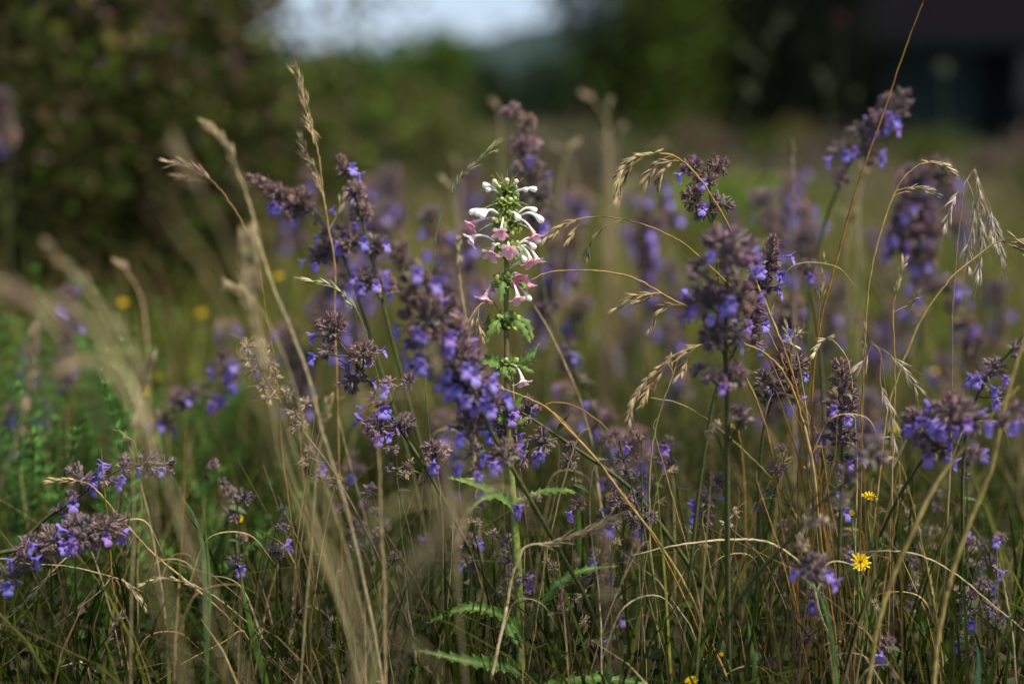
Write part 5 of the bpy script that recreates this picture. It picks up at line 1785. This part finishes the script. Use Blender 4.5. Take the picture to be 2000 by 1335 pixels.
# second tier
flower((974, 420), (916, 417), 'bulb', -2, 12, 0, 5)
flower((975, 420), (928, 420), 'bulb', 6, 12, 0, 6, .95)
flower((976, 420), (939, 426), 'bulb', 14, 16, 0, 7, 1.0)
flower((1010, 418), (1048, 414), 'bulb', 0, 12, 0, 8, 1.05)
flower((1012, 422), (1061, 434), 'bulb', 6, 14, 0, 9, 1.05)
flower((994, 420), (1014, 430), 'bulb', 16, 12, 0, 10, 1.0)
flower((966, 424), (925, 434), 'open', 0, 2, .85, 11, .95)
flower((983, 424), (979, 449), 'open', 18, 2, .45, 12, 1.0)
flower((1012, 426), (1043, 456), 'open', 4, 8, .8, 13, 1.0)
# third tier
flower((968, 472), (924, 462), 'open', 4, 8, .12, 14, 1.05)
flower((978, 477), (960, 489), 'open', 14, 7, .3, 15, 1.0)
flower((992, 472), (994, 483), 'open', 19, 1, .4, 16, 1.05)
flower((1012, 476), (1056, 473), 'bulb', 3, 12, .1, 17, 1.05)
flower((1012, 477), (1046, 486), 'bulb', 9, 12, .1, 18, .9)
flower((1014, 480), (1047, 503), 'open', 2, 12, .3, 19, 1.0)
flower((1012, 482), (1036, 506), 'open', 10, 12, .45, 20, 1.0)
flower((1004, 484), (1026, 512), 'bulb', 12, 14, 0, 21, .95)
# fourth tier
flower((974, 545), (949, 576), 'open', 6, 6, .6, 22, 1.0)
flower((978, 545), (962, 560), 'open', -6, 4, .7, 23, .8)
flower((998, 546), (1011, 577), 'open', 16, 7, .3, 24, 1.0)
flower((998, 540), (1010, 536), 'open', 8, 6, .85, 25, 1.15)
flower((1005, 538), (1030, 551), 'open', 2, 8, .9, 26, 1.1)
flower((1002, 552), (1037, 588), 'bulb', 4, 6, 0, 27, .85)
flower((988, 530), (1016, 512), 'bulb', -8, 3, 0, 28, .7)
# lowest flower
flower((1003, 712), (1020, 740), 'open', 8, 9, .25, 29, 1.0)


def wleaf(pts, width, nt, col=LEAFG, col2=None, name='leaf', seed=0, side=None, **kw):
    P = [at(x, y, S0 - dz * .001) for x, y, dz in pts]
    spiny_leaf(P, width * MM, nt, col, col2, seed=seed, side=side, **kw).build(name, M_LEAF, WF, wb)


LL = (.19, .28, .07)
# spines at the very top and thin bracts between the tiers
for pts in ([(985, 362, 2), (978, 350, 4), (967, 334, 6)], [(995, 362, 2), (1003, 348, 4), (1014, 335, 6)], [(980, 362, 2), (970, 352, 2), (958, 341, 4)], [(988, 366, 8), (983, 352, 12), (979, 338, 14)], [(994, 366, 8), (999, 352, 12), (1000, 338, 12)], [(1000, 366, 6), (1014, 356, 8), (1024, 346, 8)], [(978, 370, 8), (964, 362, 10), (952, 356, 10)], [(990, 362, -4), (990, 345, -4), (991, 331, -4)],
            [(975, 396, 4), (958, 402, 6), (944, 408, 8)], [(1003, 394, 4), (1018, 396, 6), (1035, 403, 6)], [(978, 378, 2), (955, 372, 0), (931, 374, -2)], [(1005, 396, 8), (1015, 402, 10), (1022, 407, 10)],
            [(972, 436, 4), (955, 440, 8), (934, 452, 10)], [(1010, 436, 4), (1025, 442, 8), (1040, 451, 8)], [(986, 432, 20), (988, 444, 22), (988, 455, 22)]):
    wleaf(pts, 4.2, 3, LL, (.25, .30, .10), 'bract', int(pts[2][0]), ruffle=.1)
# bracts of the middle tiers, hanging
for i, pts in enumerate(([(972, 495, 8), (960, 500, 10), (945, 518, 10)], [(1004, 485, 14), (1012, 500, 16), (1017, 517, 16)], [(1010, 478, 10), (1022, 490, 12), (1030, 502, 12)], [(975, 480, 4), (955, 484, 4), (944, 487, 4)])):
    wleaf(pts, 6.5, 3, LEAFG, LL, 'bract', 60 + i, ruffle=.15)
wleaf([(982, 549, 14), (979, 566, 18), (977, 590, 18)], 9.5, 3, (.06, .13, .03), LL, 'bract', 71, side=RIGHT, ruffle=.1)
wleaf([(1012, 548, 10), (1024, 558, 14), (1033, 580, 14)], 8, 3, (.07, .14, .03), LL, 'bract', 72, ruffle=.1)
wleaf([(970, 550, 6), (960, 555, 8), (957, 575, 8)], 6.5, 3, (.06, .13, .03), LL, 'bract', 73, ruffle=.1)
wleaf([(1005, 625, 12), (1016, 636, 18), (1036, 669, 18)], 10, 4, LEAFG, LL, 'bract', 74, side=RIGHT + UP * .5, ruffle=.2)
wleaf([(1008, 622, 2), (1028, 630, 4), (1041, 664, 4)], 9, 4, LEAFG, LL, 'bract', 75, side=RIGHT + UP * .4, ruffle=.2)
wleaf([(974, 625, 12), (963, 638, 16), (949, 670, 14)], 9, 4, LEAFG, LL, 'bract', 76, side=RIGHT - UP * .4, ruffle=.2)
wleaf([(970, 620, 0), (957, 624, 0), (952, 640, -4)], 8, 3, (.05, .10, .03), LEAFG, 'bract', 77, ruffle=.2)
wleaf([(975, 628, 14), (972, 640, 16), (974, 652, 16)], 6, 2, LEAFG, LL, 'bract', 78, side=RIGHT, ruffle=.2)
wleaf([(1012, 710, 4), (1030, 698, 8), (1044, 690, 8), (1053, 672, 4)], 13, 5, (.11, .22, .045), (.14, .25, .06), 'bract', 80, side=UP + RIGHT * .3, ruffle=.35)
wleaf([(976, 712, 6), (958, 705, 12), (943, 700, 12), (928, 697, 10)], 13, 4, (.08, .18, .035), (.13, .24, .05), 'bract', 81, side=UP * 1 - RIGHT * .2, ruffle=.35)
wleaf([(984, 715, 12), (985, 728, 20), (997, 741, 20)], 9, 4, (.10, .20, .04), (.14, .25, .05), 'bract', 82, side=RIGHT + UP * .4, ruffle=.35)
wleaf([(1010, 714, 6), (1024, 720, 8), (1043, 727, 6)], 7, 3, LEAFG, LL, 'bract', 83, side=UP, ruffle=.3)
wleaf([(995, 716, 16), (1003, 722, 20), (1004, 730, 20)], 7, 3, (.11, .22, .05), LL, 'bract', 84, side=RIGHT, ruffle=.3)
# stem leaves further down
GRL = (.12, .22, .04)
wleaf([(994, 822, 0), (1004, 800, 4), (1014, 782, 6), (1018, 766, 6)], 11, 4, (.16, .27, .055), None, 'leaf', 90, side=RIGHT, ruffle=.4)
wleaf([(996, 832, 2), (1014, 826, 6), (1032, 818, 6)], 10, 3, GRL, None, 'leaf', 91, side=UP, ruffle=.4)
wleaf([(990, 826, 2), (976, 808, 6), (962, 790, 6)], 11, 4, GRL, None, 'leaf', 92, side=RIGHT + UP, ruffle=.4)
wleaf([(1003, 985, 4), (1030, 968, 12), (1070, 955, 16), (1110, 956, 16), (1143, 966, 12)], 12, 9, (.11, .22, .04), (.14, .24, .05), 'leaf', 93, side=UP + FWD * 1.2, ruffle=.35)
wleaf([(1000, 990, 4), (960, 962, 20), (920, 944, 34), (876, 932, 44)], 13, 9, (.10, .20, .035), (.12, .22, .045), 'leaf', 94, side=UP + FWD * 1.2, ruffle=.3)
wleaf([(1002, 1000, 8), (985, 970, 50), (950, 970, 80), (915, 1000, 90)], 13, 7, (.11, .19, .05), None, 'leaf', 95, side=UP + FWD, ruffle=.3)
wleaf([(1006, 1005, 0), (1010, 985, -8), (1018, 970, -12)], 9, 3, GRL, None, 'leaf', 96, side=RIGHT, ruffle=.3)
wleaf([(1016, 1262, 4), (1002, 1225, 14), (965, 1196, 24), (905, 1188, 30), (835, 1215, 30)], 15, 12, (.045, .12, .012), (.065, .14, .018), 'leaf', 97, side=UP + FWD * .9, ruffle=.5)
wleaf([(1018, 1250, 6), (1008, 1228, 26), (990, 1215, 34), (1012, 1262, 40)], 16, 7, (.06, .14, .018), None, 'leaf', 98, side=UP + FWD * .6, ruffle=.5)
wleaf([(1018, 1240, 4), (1045, 1190, 8), (1070, 1160, 10), (1092, 1136, 6), (1140, 1112, 0), (1206, 1104, -6)], 13, 14, (.07, .15, .02), (.06, .14, .02), 'leaf', 99, side=UP + FWD * .8, ruffle=.5)
wleaf([(1019, 1320, 4), (985, 1300, 30), (920, 1292, 60), (822, 1270, 80)], 17, 11, (.045, .095, .018), None, 'leaf', 100, side=UP + FWD, ruffle=.4)
wleaf([(1019, 1345, 0), (1090, 1330, 10), (1180, 1322, 16), (1265, 1335, 16)], 17, 11, (.08, .18, .03), None, 'leaf', 101, side=UP + FWD, ruffle=.5)
# a fallen pink petal caught low in the stems
pb = MB()
c = at(1093, 1162, 1.10)
pb.spindle(c - UP * .006, UP + RIGHT * .2, .013, .0045, 7, (.55, .18, .34), (.5, .15, .3), ((0, .4), (.3, 1), (.55, .7), (.8, .9), (1, .3)), .35)
o = pb.build('fallen_petal', M_PETAL, None, c)
o.location = c
tag(o, 'crumpled fallen pink petal caught above a spiny basal leaf', 'petal')
